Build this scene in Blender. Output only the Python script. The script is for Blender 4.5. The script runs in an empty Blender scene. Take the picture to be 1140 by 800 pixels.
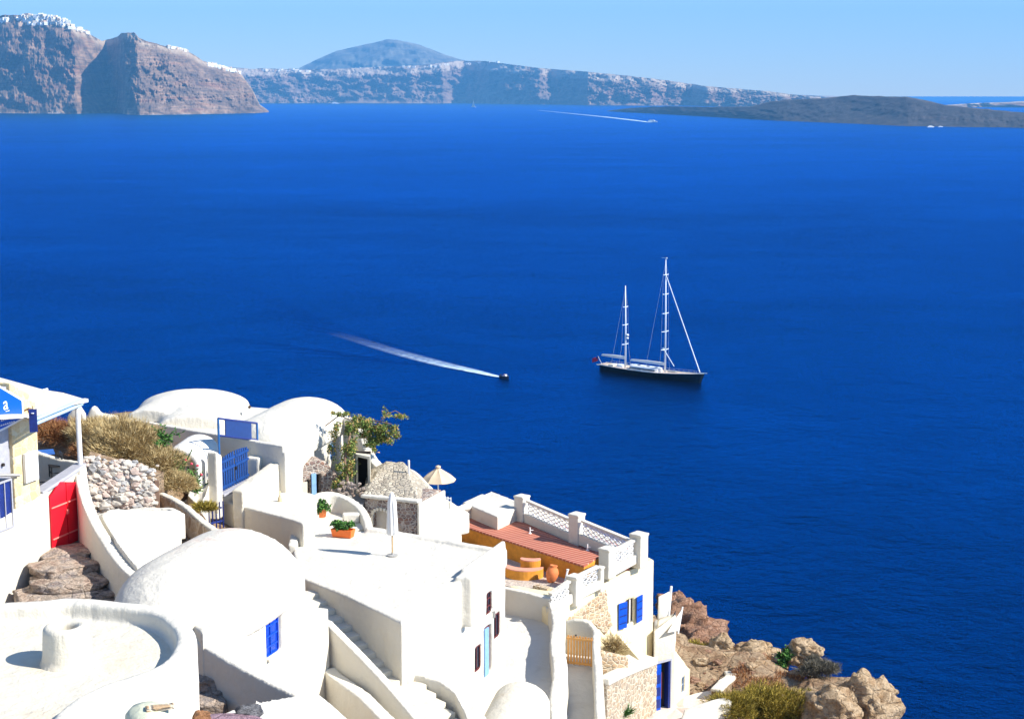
import bpy, bmesh, math, random
from mathutils import Vector, Matrix, noise
R = math.radians
random.seed(7)
D = bpy.data
SC = bpy.context.scene
C = SC.collection
# ---------------------------------------------------------------- camera model: the photograph is 1140x800, focal 1800 px
F, CX, CY = 1800.0, 570.0, 400.0
PITCH = math.atan((CY-104)/F)
CP, SP = math.cos(PITCH), math.sin(PITCH)
SEA = -115.0
def ray(px, py):
    dx, dy = (px-CX)/F, (CY-py)/F
    return Vector((dx, CP+dy*SP, -SP+dy*CP))
def at(px, py, z=None, Y=None):
    r = ray(px, py)
    return r*(z/r.z) if z is not None else r*(Y/r.y)
# ---------------------------------------------------------------- materials
def newmat(name):
    m = D.materials.new(name); m.use_nodes = True
    nt = m.node_tree; b = nt.nodes['Principled BSDF']
    return m, nt, b
def N(nt, t, **kw):
    n = nt.nodes.new(t)
    for k, v in kw.items():
        if hasattr(n, k): setattr(n, k, v)
        else: n.inputs[k].default_value = v
    return n
def L(nt, a, b): nt.links.new(a, b)
def ramp(nt, fac, stops):
    r = N(nt, 'ShaderNodeValToRGB'); e = r.color_ramp.elements
    while len(e) < len(stops): e.new(.5)
    for i, (p, c) in enumerate(stops): e[i].position = p; e[i].color = (*c, 1)
    L(nt, fac, r.inputs[0]); return r
def noisen(nt, scale, detail=4, rough=.55, vec=None, dist=0):
    n = N(nt, 'ShaderNodeTexNoise'); n.inputs['Scale'].default_value = scale; n.inputs['Detail'].default_value = detail
    n.inputs['Roughness'].default_value = rough; n.inputs['Distortion'].default_value = dist
    if vec is not None: L(nt, vec, n.inputs['Vector'])
    return n
def coords(nt, scale=(1,1,1), geo=False):
    mp = N(nt, 'ShaderNodeMapping'); mp.inputs['Scale'].default_value = scale
    if geo: L(nt, N(nt,'ShaderNodeNewGeometry').outputs['Position'], mp.inputs[0])
    else: L(nt, N(nt,'ShaderNodeTexCoord').outputs['Object'], mp.inputs[0])
    return mp.outputs[0]
def bump(nt, b, h, strength=.3, dist=.05):
    bp = N(nt, 'ShaderNodeBump'); bp.inputs['Strength'].default_value = strength; bp.inputs['Distance'].default_value = dist
    L(nt, h, bp.inputs['Height']); L(nt, bp.outputs[0], b.inputs['Normal']); return bp
def mix(nt, fac, a, bb, mode='MIX'):
    m = N(nt, 'ShaderNodeMix', data_type='RGBA', blend_type=mode)
    for i, v in ((0, fac), (6, a), (7, bb)):
        if hasattr(v, 'links'): L(nt, v, m.inputs[i])
        else: m.inputs[i].default_value = v if i == 0 else (*v, 1)
    return m.outputs[2]
def math_(nt, op, a, b=None, clamp=False):
    m = N(nt, 'ShaderNodeMath', operation=op); m.use_clamp = clamp
    for i, v in enumerate((a, b)):
        if v is None: continue
        if hasattr(v, 'links'): L(nt, v, m.inputs[i])
        else: m.inputs[i].default_value = v
    return m.outputs[0]
def simple(name, col, rough=.6, metal=0, var=.12, scale=6, bs=.15):
    m, nt, b = newmat(name)
    n = noisen(nt, scale, 5, .6, coords(nt))
    r = ramp(nt, n.outputs[0], [(.3, tuple(c*(1-var) for c in col)), (.7, tuple(min(1, c*(1+var)) for c in col))])
    L(nt, r.outputs[0], b.inputs['Base Color'])
    b.inputs['Roughness'].default_value = rough; b.inputs['Metallic'].default_value = metal
    if bs: bump(nt, b, n.outputs[0], bs, .03)
    return m
# ---------------------------------------------------------------- object helpers
def tag(o, label=None, cat=None, group=None, kind=None):
    if label: o['label'] = label
    if cat: o['category'] = cat
    if group: o['group'] = group
    if kind: o['kind'] = kind
    return o
def thing(name, loc, label, cat, group=None, rz=0):
    o = D.objects.new(name, None); C.objects.link(o); o.location = loc; o.rotation_euler = (0,0,rz); o.empty_display_size = .3; ORI[o.name] = Vector(loc)
    return tag(o, label, cat, group)
def link(name, me, m, parent=None, smooth=False):
    o = D.objects.new(name, me); C.objects.link(o)
    if m:
        for x in (m if isinstance(m, (list, tuple)) else [m]): me.materials.append(x)
    if parent is not None:
        o.parent = parent
    if smooth:
        for p in me.polygons: p.use_smooth = True
    return o
class B:
    """collects geometry in world space"""
    def __init__(s): s.v = []; s.f = []; s.mi = []
    def add(s, vs, fs, mi=0):
        n = len(s.v); s.v += [Vector(v) for v in vs]; s.f += [[i+n for i in f] for f in fs]; s.mi += [mi]*len(fs); return s
    def prism(s, poly, z0, z1, mi=0):
        """poly: list of xy(z) points; z0/z1 numbers or lists"""
        k = len(poly)
        z0 = z0 if isinstance(z0, (list, tuple)) else [z0]*k
        z1 = z1 if isinstance(z1, (list, tuple)) else [z1]*k
        a = sum(poly[i][0]*poly[(i+1)%k][1]-poly[(i+1)%k][0]*poly[i][1] for i in range(k))
        if a < 0: poly = poly[::-1]; z0 = z0[::-1]; z1 = z1[::-1]
        vs = [(p[0], p[1], z0[i]) for i, p in enumerate(poly)]+[(p[0], p[1], z1[i]) for i, p in enumerate(poly)]
        fs = [list(range(k))[::-1], list(range(k, 2*k))]+[[i, (i+1)%k, (i+1)%k+k, i+k] for i in range(k)]
        return s.add(vs, fs, mi)
    def box(s, c, size, ax=None, mi=0):
        """c centre, size full, ax: 3x3 axes (columns) or angle about z"""
        if ax is None: ax = Matrix.Identity(3)
        elif isinstance(ax, (int, float)): ax = Matrix.Rotation(ax, 3, 'Z')
        h = [x/2 for x in size]; vs = []
        for x in (-1,1):
            for y in (-1,1):
                for z in (-1,1): vs.append(Vector(c)+ax@Vector((x*h[0], y*h[1], z*h[2])))
        return s.add(vs, [[0,1,3,2],[4,6,7,5],[0,4,5,1],[2,3,7,6],[0,2,6,4],[1,5,7,3]], mi)
    def tube(s, pts, r, n=8, mi=0, cap=True):
        pts = [Vector(p) for p in pts]; k = len(pts)
        rs = r if isinstance(r, (list, tuple)) else [r]*k
        vs = []
        for i, p in enumerate(pts):
            d = (pts[min(i+1, k-1)]-pts[max(i-1, 0)]).normalized()
            u = d.orthogonal().normalized() if abs(d.z) < .99 else Vector((1,0,0))
            if i and abs(d.z) < .99:
                u = (pu-d*pu.dot(d)).normalized() if (pu-d*pu.dot(d)).length > 1e-4 else u
            pu = u; w = d.cross(u)
            for j in range(n):
                a = 2*math.pi*j/n; vs.append(p+(u*math.cos(a)+w*math.sin(a))*rs[i])
        fs = [[i*n+j, i*n+(j+1)%n, (i+1)*n+(j+1)%n, (i+1)*n+j] for i in range(k-1) for j in range(n)]
        if cap: fs += [list(range(n))[::-1], list(range((k-1)*n, k*n))]
        return s.add(vs, fs, mi)
    def lathe(s, c, prof, n=16, mi=0):
        """prof: [(r, z)] relative to c"""
        c = Vector(c); vs = []
        for r, z in prof:
            for j in range(n):
                a = 2*math.pi*j/n; vs.append(c+Vector((r*math.cos(a), r*math.sin(a), z)))
        k = len(prof)
        fs = [[i*n+j, i*n+(j+1)%n, (i+1)*n+(j+1)%n, (i+1)*n+j] for i in range(k-1) for j in range(n)]
        fs += [list(range(n))[::-1], list(range((k-1)*n, k*n))]
        return s.add(vs, fs, mi)
    def wall(s, pts, th, z0, mi=0):
        """pts: top centre line (x,y,z); a solid wall down to z0 (number or list)"""
        k = len(pts); pts = [Vector(p) for p in pts]
        z0 = z0 if isinstance(z0, (list, tuple)) else [z0]*k
        th = th if isinstance(th, (list, tuple)) else [th]*k
        vs = []
        for i, p in enumerate(pts):
            d = pts[min(i+1, k-1)]-pts[max(i-1, 0)]; d.z = 0; d.normalize(); n = Vector((-d.y, d.x, 0))*th[i]/2
            vs += [p+n, p-n, Vector((p.x-n.x, p.y-n.y, z0[i])), Vector((p.x+n.x, p.y+n.y, z0[i]))]
        fs = [[0,1,2,3], [4*k-1, 4*k-2, 4*k-3, 4*k-4]]
        for i in range(k-1):
            a = 4*i
            for j in range(4): fs.append([a+j, a+4+j, a+4+(j+1)%4, a+(j+1)%4])
        return s.add(vs, fs, mi)
    def vault(s, p0, p1, width, rise, zs, z0, cap0=0, cap1=0, n=16, mi=0):
        """barrel vault along p0-p1 (xy), springing at zs, solid to z0; cap: length of rounded apse ends"""
        p0 = Vector((p0[0], p0[1], 0)); p1 = Vector((p1[0], p1[1], 0)); d = (p1-p0).normalized(); nrm = Vector((-d.y, d.x, 0))
        secs = []
        if cap0: secs += [(p0-d*cap0*math.cos(a), math.sin(a)) for a in [R(x) for x in (6, 20, 35, 50, 65, 80)]]
        secs += [(p0, 1), (p1, 1)]
        if cap1: secs += [(p1+d*cap1*math.cos(a), math.sin(a)) for a in [R(x) for x in (80, 65, 50, 35, 20, 6)]]
        vs = []; m = n+3
        for p, q in secs:
            for j in range(n+1):
                a = math.pi*j/n; o = nrm*math.cos(a)*width/2*q
                vs.append(Vector((p.x+o.x, p.y+o.y, zs+math.sin(a)*rise*q)))
            o = nrm*width/2*q; vs += [Vector((p.x-o.x, p.y-o.y, z0)), Vector((p.x+o.x, p.y+o.y, z0))]
        k = len(secs)
        fs = [list(range(m)), list(range((k-1)*m, k*m))[::-1]]
        fs += [[i*m+j, (i+1)*m+j, (i+1)*m+(j+1)%m, i*m+(j+1)%m] for i in range(k-1) for j in range(m)]
        return s.add(vs, fs, mi)
    def blob(s, c, rad, sub=2, amp=.2, fr=1.5, seed=0, mi=0, sq=1.0, flat=None):
        bm = bmesh.new(); bmesh.ops.create_icosphere(bm, subdivisions=sub, radius=1)
        off = Vector((seed*3.7, seed*1.3, seed*7.1)); vs = []
        for v in bm.verts:
            p = v.co.copy(); k = 1+amp*noise.noise(p*fr+off)*1.6+amp*.45*noise.noise(p*fr*3.1+off)
            p = Vector([math.copysign(abs(x)**sq, x) for x in p])*k
            vs.append(Vector((p.x*rad[0], p.y*rad[1], p.z*rad[2]))+Vector(c))
        s.add(vs, [[v.index for v in f.verts] for f in bm.faces], mi); bm.free(); return s
    def mesh(s, name, origin=None):
        o = Vector(origin) if origin is not None else Vector((0,0,0))
        me = D.meshes.new(name); me.from_pydata([v-o for v in s.v], [], s.f)
        for p, i in zip(me.polygons, s.mi): p.material_index = i
        bm = bmesh.new(); bm.from_mesh(me); bmesh.ops.recalc_face_normals(bm, faces=bm.faces); bm.to_mesh(me); bm.free()
        me.update(); return me
    def obj(s, name, m, parent=None, smooth=False, origin=None):
        """world-space geometry; with a parent the vertices are taken relative to the parent's location"""
        if parent is not None: origin = ORI[parent.name]
        o = link(name, s.mesh(name, origin), m, parent, smooth)
        if parent is None and origin is not None: o.location = origin
        if origin is not None: ORI[o.name] = Vector(origin)
        return o
ORI = {}
def bevel(o, w=.03, seg=2):
    m = o.modifiers.new('bevel', 'BEVEL'); m.width = w; m.segments = seg; m.limit_method = 'ANGLE'; m.angle_limit = R(35); return o
def bake(o, *setup):
    """apply the object's modifiers into its mesh"""
    dg = bpy.context.evaluated_depsgraph_get(); dg.update()
    me = D.meshes.new_from_object(o.evaluated_get(dg)); me.name = o.data.name+'_baked'
    o.modifiers.clear(); o.data = me; return o
def cut(o, cb, union=False):
    """subtract closed geometry cb (a B in world space) from o"""
    c = link('cutter', cb.mesh('cutter', ORI.get(o.name, Vector((0,0,0)))), None)
    par = o.parent; loc = o.location.copy(); o.parent = None; o.location = (0,0,0)
    md = o.modifiers.new('cut', 'BOOLEAN'); md.operation = 'UNION' if union else 'DIFFERENCE'; md.solver = 'EXACT'; md.object = c; md.use_self = True
    bpy.context.view_layer.update(); bake(o); D.objects.remove(c)
    o.parent = par; o.location = loc; return o
TEX = {}
def plaster(o, vox=.1, amp=.05, size=1.5, smooth=4):
    """hand-plastered softness: voxel remesh + smoothing + slight unevenness"""
    m = o.modifiers.new('r', 'REMESH'); m.mode = 'VOXEL'; m.voxel_size = max(.045, vox*.72); m.use_smooth_shade = True
    m = o.modifiers.new('s', 'SMOOTH'); m.iterations = smooth+4; m.factor = .5
    if size not in TEX:
        t = D.textures.new('clouds', 'CLOUDS'); t.noise_scale = size; t.noise_depth = 2; TEX[size] = t
    m = o.modifiers.new('d', 'DISPLACE'); m.texture = TEX[size]; m.strength = amp; m.mid_level = .5; m.texture_coords = 'GLOBAL'
    bpy.context.view_layer.update()
    return bake(o)
def smooth_curve(pts, n=4, closed=False):
    """Catmull-Rom through tuples"""
    pts = [Vector(p) for p in pts]; k = len(pts); out = []
    for i in range(k if closed else k-1):
        g = lambda j: pts[j % k] if closed else pts[max(0, min(k-1, j))]
        a, b, c, d = g(i-1), g(i), g(i+1), g(i+2)
        for t in range(n):
            t /= n
            out.append(.5*((2*b)+(c-a)*t+(2*a-5*b+4*c-d)*t*t+(-a+3*b-3*c+d)*t*t*t))
    if not closed: out.append(pts[-1])
    return out
def lerp(t, xs, ys):
    if t <= xs[0]: return ys[0]
    for i in range(len(xs)-1):
        if t <= xs[i+1]:
            u = (t-xs[i])/(xs[i+1]-xs[i]); return ys[i]*(1-u)+ys[i+1]*u
    return ys[-1]
# ================================================================= camera, world, sun
cam = D.objects.new('camera', D.cameras.new('camera')); C.objects.link(cam); SC.camera = cam
cam.data.sensor_width = 36; cam.data.lens = 36*F/1140; cam.rotation_euler = (math.pi/2-PITCH, 0, 0)
cam.data.clip_start = .5; cam.data.clip_end = 120000
SUNV = Vector((.96*math.cos(R(39)), -.29*math.cos(R(39)), math.sin(R(39)))).normalized()
sun = D.objects.new('sun', D.lights.new('sun', 'SUN')); C.objects.link(sun)
sun.data.energy = 5.0; sun.data.angle = R(.53); sun.data.color = (1, .955, .87)
sun.rotation_euler = SUNV.to_track_quat('Z', 'Y').to_euler()
w = D.worlds.new('World'); SC.world = w; w.use_nodes = True
nt = w.node_tree; sky = nt.nodes.new('ShaderNodeTexSky'); sky.sky_type = 'NISHITA'; sky.sun_disc = False
sky.sun_elevation = R(39); sky.sun_rotation = math.atan2(SUNV.x, SUNV.y); sky.altitude = 1000
sky.air_density = 1.0; sky.dust_density = .0; sky.ozone_density = 5.5
nt.links.new(sky.outputs[0], nt.nodes['Background'].inputs[0]); nt.nodes['Background'].inputs[1].default_value = .115
SC.view_settings.view_transform = 'Standard'; SC.view_settings.look = 'None'; SC.view_settings.exposure = .85; SC.view_settings.gamma = 1
# ================================================================= haze
hb = B(); hb.box((2000, 12900, (1500-116)/2+1), (52000, 34000, 1500+118))
m, nt, b = newmat('haze'); nt.nodes.remove(b)
v = N(nt, 'ShaderNodeVolumePrincipled'); v.inputs['Color'].default_value = (.15, .50, 1, 1); v.inputs['Density'].default_value = 4.6e-5
v.inputs['Anisotropy'].default_value = .0
L(nt, v.outputs[0], nt.nodes['Material Output'].inputs['Volume'])
tag(hb.obj('haze', m), kind='stuff')
# ================================================================= sea
m, nt, b = newmat('sea_water')
pos = coords(nt, (1,1,1), True)
big = noisen(nt, .0035, 4, .5, coords(nt, (.45,1,1), True), .6)
nr = noisen(nt, .22, 6, .68, pos)
nr2 = noisen(nt, .035, 3, .6, pos, .5)
nt.nodes.remove(b)
df = N(nt, 'ShaderNodeBsdfDiffuse'); gl = N(nt, 'ShaderNodeBsdfGlossy'); fr = N(nt, 'ShaderNodeLayerWeight', Blend=.5); mx = N(nt, 'ShaderNodeMixShader')
L(nt, mix(nt, big.outputs[0], (.0, .001, .011), (.0, .002, .02)), df.inputs['Color'])
gl.inputs['Color'].default_value = (.0, .31, 1, 1); gl.inputs['Roughness'].default_value = .22
h = math_(nt, 'ADD', nr.outputs[0], math_(nt, 'MULTIPLY', nr2.outputs[0], 1.6))
bp = N(nt, 'ShaderNodeBump', Strength=1, Distance=2.2); L(nt, h, bp.inputs['Height'])
for q in (df, gl, fr): L(nt, bp.outputs[0], q.inputs['Normal'])
fac = math_(nt, 'ADD', fr.outputs['Facing'], math_(nt, 'MULTIPLY', math_(nt, 'SUBTRACT', big.outputs[0], .5), .15))
fac = math_(nt, 'ADD', fac, math_(nt, 'MULTIPLY', math_(nt, 'SUBTRACT', noisen(nt, .011, 5, .62, coords(nt, (.7,1,1), True), 1.0).outputs[0], .5), .12))
refl = ramp(nt, fac, [(.60, (.006,)*3), (.68, (.035,)*3), (.745, (.15,)*3), (.805, (.55,)*3), (.87, (.92,)*3), (.94, (1,)*3)])
L(nt, refl.outputs[0], mx.inputs[0]); L(nt, df.outputs[0], mx.inputs[1]); L(nt, gl.outputs[0], mx.inputs[2]); L(nt, mx.outputs[0], nt.nodes['Material Output'].inputs['Surface'])
SEAMAT = m
sb = B(); sb.add([(-42000,-3000,SEA),(42000,-3000,SEA),(42000,60000,SEA),(-42000,60000,SEA)], [[0,1,2,3]])
tag(sb.obj('sea', m), kind='structure')
# ================================================================= far coast
def cliff_mat(name, c1, c2, c3, pale, pale_at, sc=1.0, green=(.1,.1,.055)):
    m, nt, b = newmat(name)
    pos = coords(nt, ((.0010*sc), .0010*sc, .020*sc), True)
    st = noisen(nt, 1.0, 6, .62, pos, .8)
    fine = noisen(nt, .009*sc, 8, .72, coords(nt, (1,1,.6), True), .4)
    gul = noisen(nt, .0035*sc, 6, .65, coords(nt, (1,1,.7), True), 1.2)
    r = ramp(nt, st.outputs[0], [(.30, c1), (.40, c3), (.46, c2), (.52, c1), (.58, c2), (.66, c3), (.74, c1)])
    col = mix(nt, math_(nt, 'MULTIPLY', gul.outputs[0], .35), r.outputs[0], c2)
    col = mix(nt, ramp(nt, fine.outputs[0], [(.40, (0,0,0)), (.62, (.8,.8,.8))]).outputs[0], col, tuple(x*.32 for x in c1))
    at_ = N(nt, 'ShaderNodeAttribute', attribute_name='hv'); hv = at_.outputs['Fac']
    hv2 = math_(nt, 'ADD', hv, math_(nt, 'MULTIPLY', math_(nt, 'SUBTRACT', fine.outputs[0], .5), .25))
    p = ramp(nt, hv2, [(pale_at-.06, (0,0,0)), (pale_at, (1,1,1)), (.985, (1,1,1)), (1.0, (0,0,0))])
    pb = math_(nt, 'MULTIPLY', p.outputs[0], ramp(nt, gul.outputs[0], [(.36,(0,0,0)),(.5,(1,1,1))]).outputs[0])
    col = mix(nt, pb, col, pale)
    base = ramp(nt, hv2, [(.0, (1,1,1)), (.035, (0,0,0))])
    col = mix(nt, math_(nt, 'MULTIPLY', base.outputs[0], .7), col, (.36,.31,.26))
    L(nt, col, b.inputs['Base Color']); b.inputs['Roughness'].default_value = .95
    bump(nt, b, fine.outputs[0], 1.0, 16/sc)
    return m
def coast(name, top, base, setback, dz, m, step=1.0, nv=46, gully=60, gf=.9, seed=0, plateau=2500, bulge=None, drop=.25, seedz=1):
    """a cliff: top/base = photo profiles; base gives the distance of the waterline, the rim stands `setback` m behind it"""
    x0, x1 = base[0][0], base[-1][0]; n = int((x1-x0)/step)+1
    vs = []; hv = []; sd = Vector((seed*11.3, seed*5.7, seed*2.9))
    for i in range(n):
        px = x0+(x1-x0)*i/(n-1)
        by = lerp(px, [q[0] for q in base], [q[1] for q in base]); ty = lerp(px, [q[0] for q in top], [q[1] for q in top])
        pb = at(px, by, z=SEA); Yb = pb.y+(lerp(px, [q[0] for q in bulge], [q[1] for q in bulge]) if bulge else 0)
        sx = (px-CX)/F/ CP
        sbk = setback*max(.12, min(1, (by-ty)/40.0))
        Yr = Yb+sbk; zr = at(px, ty, Y=Yr).z+1.2*dz*noise.noise(Vector((px*.11, seed, 0)))
        wx = (px-CX)/F
        for j in range(nv+6):
            if j <= nv:
                t = j/nv
                # concave talus below, steep rock above
                zt = t**1.25*.55+t*.45
                z = SEA-6+(zr-SEA+6)*zt
                Yt = Yb+sbk*t**.8
                q = Vector((wx*Yb/ (gf*330), z/520, 0))+sd
                rg = 1-abs(noise.noise(q))*2.0
                rg2 = 1-abs(noise.noise(q*2.7+Vector((3,1,2))))*2
                rg3 = noise.fractal(Vector((q.x*3.3,q.y*5,q.z*9)), .55, 2.1, 6)
                ter = math.sin(z*.05+6*noise.noise(q*.9))*.7+math.sin(z*.021+4*noise.noise(q*.5+Vector((9,0,0))))*.6
                ly = -gully*(rg*.75+rg2*.5+rg3*.95)*(.25+.75*math.sin(math.pi*min(1,t*.93+.05)))+gully*.24*ter
                Yt += ly
                zz = z
                hv.append(t)
            else:
                k = (j-nv)/6; Yt = Yb+sbk+plateau*k; zz = zr-drop*plateau*k*k+8*noise.noise(Vector((px*.3, k*4, seed))) ; hv.append(1.02)
            vs.append((wx*Yt*1.0135, Yt, zz))
    W = nv+6
    fs = [[i*W+j, (i+1)*W+j, (i+1)*W+j+1, i*W+j+1] for i in range(n-1) for j in range(W-1)]
    bb = B(); bb.add(vs, fs)
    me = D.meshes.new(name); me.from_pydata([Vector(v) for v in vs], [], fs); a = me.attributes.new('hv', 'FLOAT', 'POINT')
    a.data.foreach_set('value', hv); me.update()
    o = link(name, me, m, None, True); return tag(o, kind='structure')
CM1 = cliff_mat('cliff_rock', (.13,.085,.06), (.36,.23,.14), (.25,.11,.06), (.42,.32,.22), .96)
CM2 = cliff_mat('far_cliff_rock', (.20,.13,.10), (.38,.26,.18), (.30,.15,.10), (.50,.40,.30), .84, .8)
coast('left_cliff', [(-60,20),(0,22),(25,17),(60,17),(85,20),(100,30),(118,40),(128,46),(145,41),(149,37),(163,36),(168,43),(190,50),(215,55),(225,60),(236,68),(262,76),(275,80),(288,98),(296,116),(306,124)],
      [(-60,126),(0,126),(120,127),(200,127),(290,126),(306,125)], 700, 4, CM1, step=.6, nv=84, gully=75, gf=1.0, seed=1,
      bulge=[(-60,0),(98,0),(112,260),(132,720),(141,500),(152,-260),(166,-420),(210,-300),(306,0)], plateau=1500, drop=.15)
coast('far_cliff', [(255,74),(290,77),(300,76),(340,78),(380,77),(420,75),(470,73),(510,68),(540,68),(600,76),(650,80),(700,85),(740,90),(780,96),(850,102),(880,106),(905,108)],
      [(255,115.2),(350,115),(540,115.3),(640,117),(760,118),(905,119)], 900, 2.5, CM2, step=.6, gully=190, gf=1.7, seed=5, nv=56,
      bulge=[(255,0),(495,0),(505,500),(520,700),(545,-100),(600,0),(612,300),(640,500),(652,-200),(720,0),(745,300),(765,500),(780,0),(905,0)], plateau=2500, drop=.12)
MM = cliff_mat('mountain_rock', (.15,.14,.10), (.26,.24,.18), (.2,.17,.12), (.3,.27,.2), .999, .6)
coast('mountain', [(300,82),(340,76),(360,66),(380,57),(410,50),(425,47),(435,44),(445,44.5),(470,50),(490,58),(500,62),(520,68),(570,74),(640,80)],
      [(300,113),(640,113)], 3000, 2, MM, step=1.5, gully=190, gf=3.0, seed=9, nv=30, plateau=3000, drop=.4)
IM = cliff_mat('lava_island_rock', (.03,.027,.03), (.06,.05,.048), (.045,.034,.034), (.12,.1,.09), .999, 1.6)
coast('lava_island', [(673,123.5),(700,120),(740,118.5),(780,119),(830,118.5),(850,113),(870,111),(905,109.5),(940,106),(960,107),(1000,108),(1020,112),(1040,117),(1080,121),(1110,124),(1160,128),(1220,135)],
      [(673,124),(740,127.5),(800,131),(860,134.5),(940,138),(1000,141),(1060,142),(1140,142.5),(1220,142)], 900, 2, IM, step=1.5, gully=70, gf=1.2, seed=3, nv=34, plateau=900, drop=.25)
coast('distant_headland', [(985,118),(1040,117),(1070,115),(1110,113.5),(1150,111),(1220,108)], [(985,119.5),(1220,119.5)], 900, 1, CM2, step=2, gully=120, gf=2, seed=13, nv=16, plateau=2500, drop=.1)
coast('farthest_headland', [(820,106),(860,105),(930,107.5),(985,110),(1010,113.5)], [(820,114),(1010,114)], 900, 1, CM2, step=2, gully=120, gf=2, seed=15, nv=16, plateau=2500, drop=.1)
# ================================================================= near materials
PANEL = None
def plaster_mat(name, col, stain=(.62,.50,.34), amt=.25, rosy=None):
    m, nt, b = newmat(name)
    p = coords(nt, (1,1,1), True)
    n1 = noisen(nt, .55, 5, .62, p, .4); n2 = noisen(nt, 3.5, 6, .65, p); n3 = noisen(nt, 1.1, 4, .6, coords(nt, (1,1,.25), True), .3)
    c = mix(nt, ramp(nt, n1.outputs[0], [(.56,(0,0,0)),(.78,(amt,)*3)]).outputs[0], col, stain)
    c = mix(nt, ramp(nt, n3.outputs[0], [(.60,(0,0,0)),(.8,(amt*.6,)*3)]).outputs[0], c, tuple(x*.75 for x in stain))
    c = mix(nt, ramp(nt, n2.outputs[0], [(.35,(.07,)*3),(.6,(0,0,0))]).outputs[0], c, (.45,.42,.38))
    if rosy:
        L_ = N(nt, 'ShaderNodeMapping'); gp = N(nt, 'ShaderNodeNewGeometry').outputs['Position']
        L_.inputs['Location'].default_value = (-rosy[0], -rosy[1], -rosy[2]); L(nt, gp, L_.inputs[0])
        sc = N(nt, 'ShaderNodeMapping'); sc.inputs['Scale'].default_value = (1/rosy[3], 1/rosy[3], .5/rosy[3]); L(nt, L_.outputs[0], sc.inputs[0])
        ln = N(nt, 'ShaderNodeVectorMath', operation='LENGTH'); L(nt, sc.outputs[0], ln.inputs[0])
        f = ramp(nt, ln.outputs['Value'], [(.2,(1,1,1)),(1,(0,0,0))]); n4 = noisen(nt, 2.2, 7, .72, p, .8)
        f2 = math_(nt, 'MULTIPLY', f.outputs[0], ramp(nt, n4.outputs[0], [(.46,(0,0,0)),(.62,(.75,)*3)]).outputs[0])
        c = mix(nt, f2, c, (.62,.44,.36))
    L(nt, c, b.inputs['Base Color']); b.inputs['Roughness'].default_value = .9; b.inputs['Specular IOR Level'].default_value = .2
    bump(nt, b, math_(nt, 'ADD', n2.outputs[0], math_(nt, 'MULTIPLY', n3.outputs[0], 2.5)), .8, .05)
    return m
def stone_mat(name, cells, mortar, scale=3.0, mw=.09, zs=1.4, bs=.8, rnd=.9):
    m, nt, b = newmat(name)
    p = coords(nt, (1,1,zs), True); ns = noisen(nt, 2.5, 3, .5, p)
    w_ = N(nt, 'ShaderNodeMix', data_type='VECTOR'); w_.inputs[0].default_value = .12; L(nt, p, w_.inputs[4]); L(nt, ns.outputs['Color'], w_.inputs[5])
    v = N(nt, 'ShaderNodeTexVoronoi', Scale=scale, Randomness=rnd); e = N(nt, 'ShaderNodeTexVoronoi', feature='DISTANCE_TO_EDGE', Scale=scale, Randomness=rnd)
    L(nt, w_.outputs[1], v.inputs['Vector']); L(nt, w_.outputs[1], e.inputs['Vector'])
    sx = N(nt, 'ShaderNodeSeparateXYZ'); L(nt, v.outputs['Color'], sx.inputs[0])
    k = len(cells); r = ramp(nt, sx.outputs[0], [((i+.5)/k, c) for i, c in enumerate(cells)])
    fn = noisen(nt, 14, 5, .6, p); c = mix(nt, .35, r.outputs[0], fn.outputs[0], 'OVERLAY')
    ed = ramp(nt, e.outputs['Distance'], [(mw*.5,(1,1,1)),(mw,(0,0,0))])
    c = mix(nt, ed.outputs[0], c, mortar)
    L(nt, c, b.inputs['Base Color']); b.inputs['Roughness'].default_value = .92; b.inputs['Specular IOR Level'].default_value = .2
    bump(nt, b, math_(nt, 'ADD', math_(nt, 'MINIMUM', math_(nt, 'MULTIPLY', e.outputs['Distance'], 3), .5), math_(nt, 'MULTIPLY', fn.outputs[0], .3)), bs, .08)
    return m
WH = plaster_mat('white_plaster', (.66,.62,.53), amt=.3)
WHS = plaster_mat('white_plaster_stained', (.65,.60,.49), (.55,.41,.25), .45)
WHY = plaster_mat('yellowed_plaster', (.78,.68,.45), (.60,.44,.20), .5)
GRY = plaster_mat('grey_cement', (.36,.35,.33), (.3,.27,.22), .4)
PAV = plaster_mat('pale_paving', (.62,.59,.53), (.45,.40,.33), .4)
vd = at(262, 600, Y=53)
WHR = plaster_mat('rose_stained_plaster', (.66,.62,.53), (.55,.45,.33), .2, rosy=(vd.x, vd.y, -15.0, 3.0))
STW = stone_mat('stone_wall_volcanic', [(.20,.13,.11),(.32,.24,.20),(.12,.09,.085),(.40,.33,.27),(.27,.16,.12)], (.50,.44,.38), 5.2, .12)
STP = stone_mat('stone_wall_pale', [(.50,.36,.22),(.42,.27,.15),(.55,.42,.28),(.32,.21,.13)], (.62,.52,.38), 4.2, .12)
STL = stone_mat('stone_facing_open', [(.36,.28,.20),(.44,.34,.24),(.30,.24,.18),(.40,.30,.2)], (.54,.47,.36), 3.6, .14, 1.2)
STY = stone_mat('yellow_stone', [(.62,.49,.27),(.66,.54,.33),(.56,.42,.22),(.68,.58,.38)], (.66,.56,.36), 3.2, .05, 1, .4)
STR = stone_mat('roof_rubble', [(.42,.36,.27),(.50,.45,.36),(.33,.28,.22),(.55,.49,.38)], (.38,.33,.26), 5.5, .08, 1, 1)
STS = stone_mat('flagstone_step', [(.55,.36,.28),(.34,.32,.31),(.60,.50,.38),(.24,.23,.24),(.50,.42,.34),(.62,.42,.34)], (.70,.63,.50), 3.0, .14, 1, 1)
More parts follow.
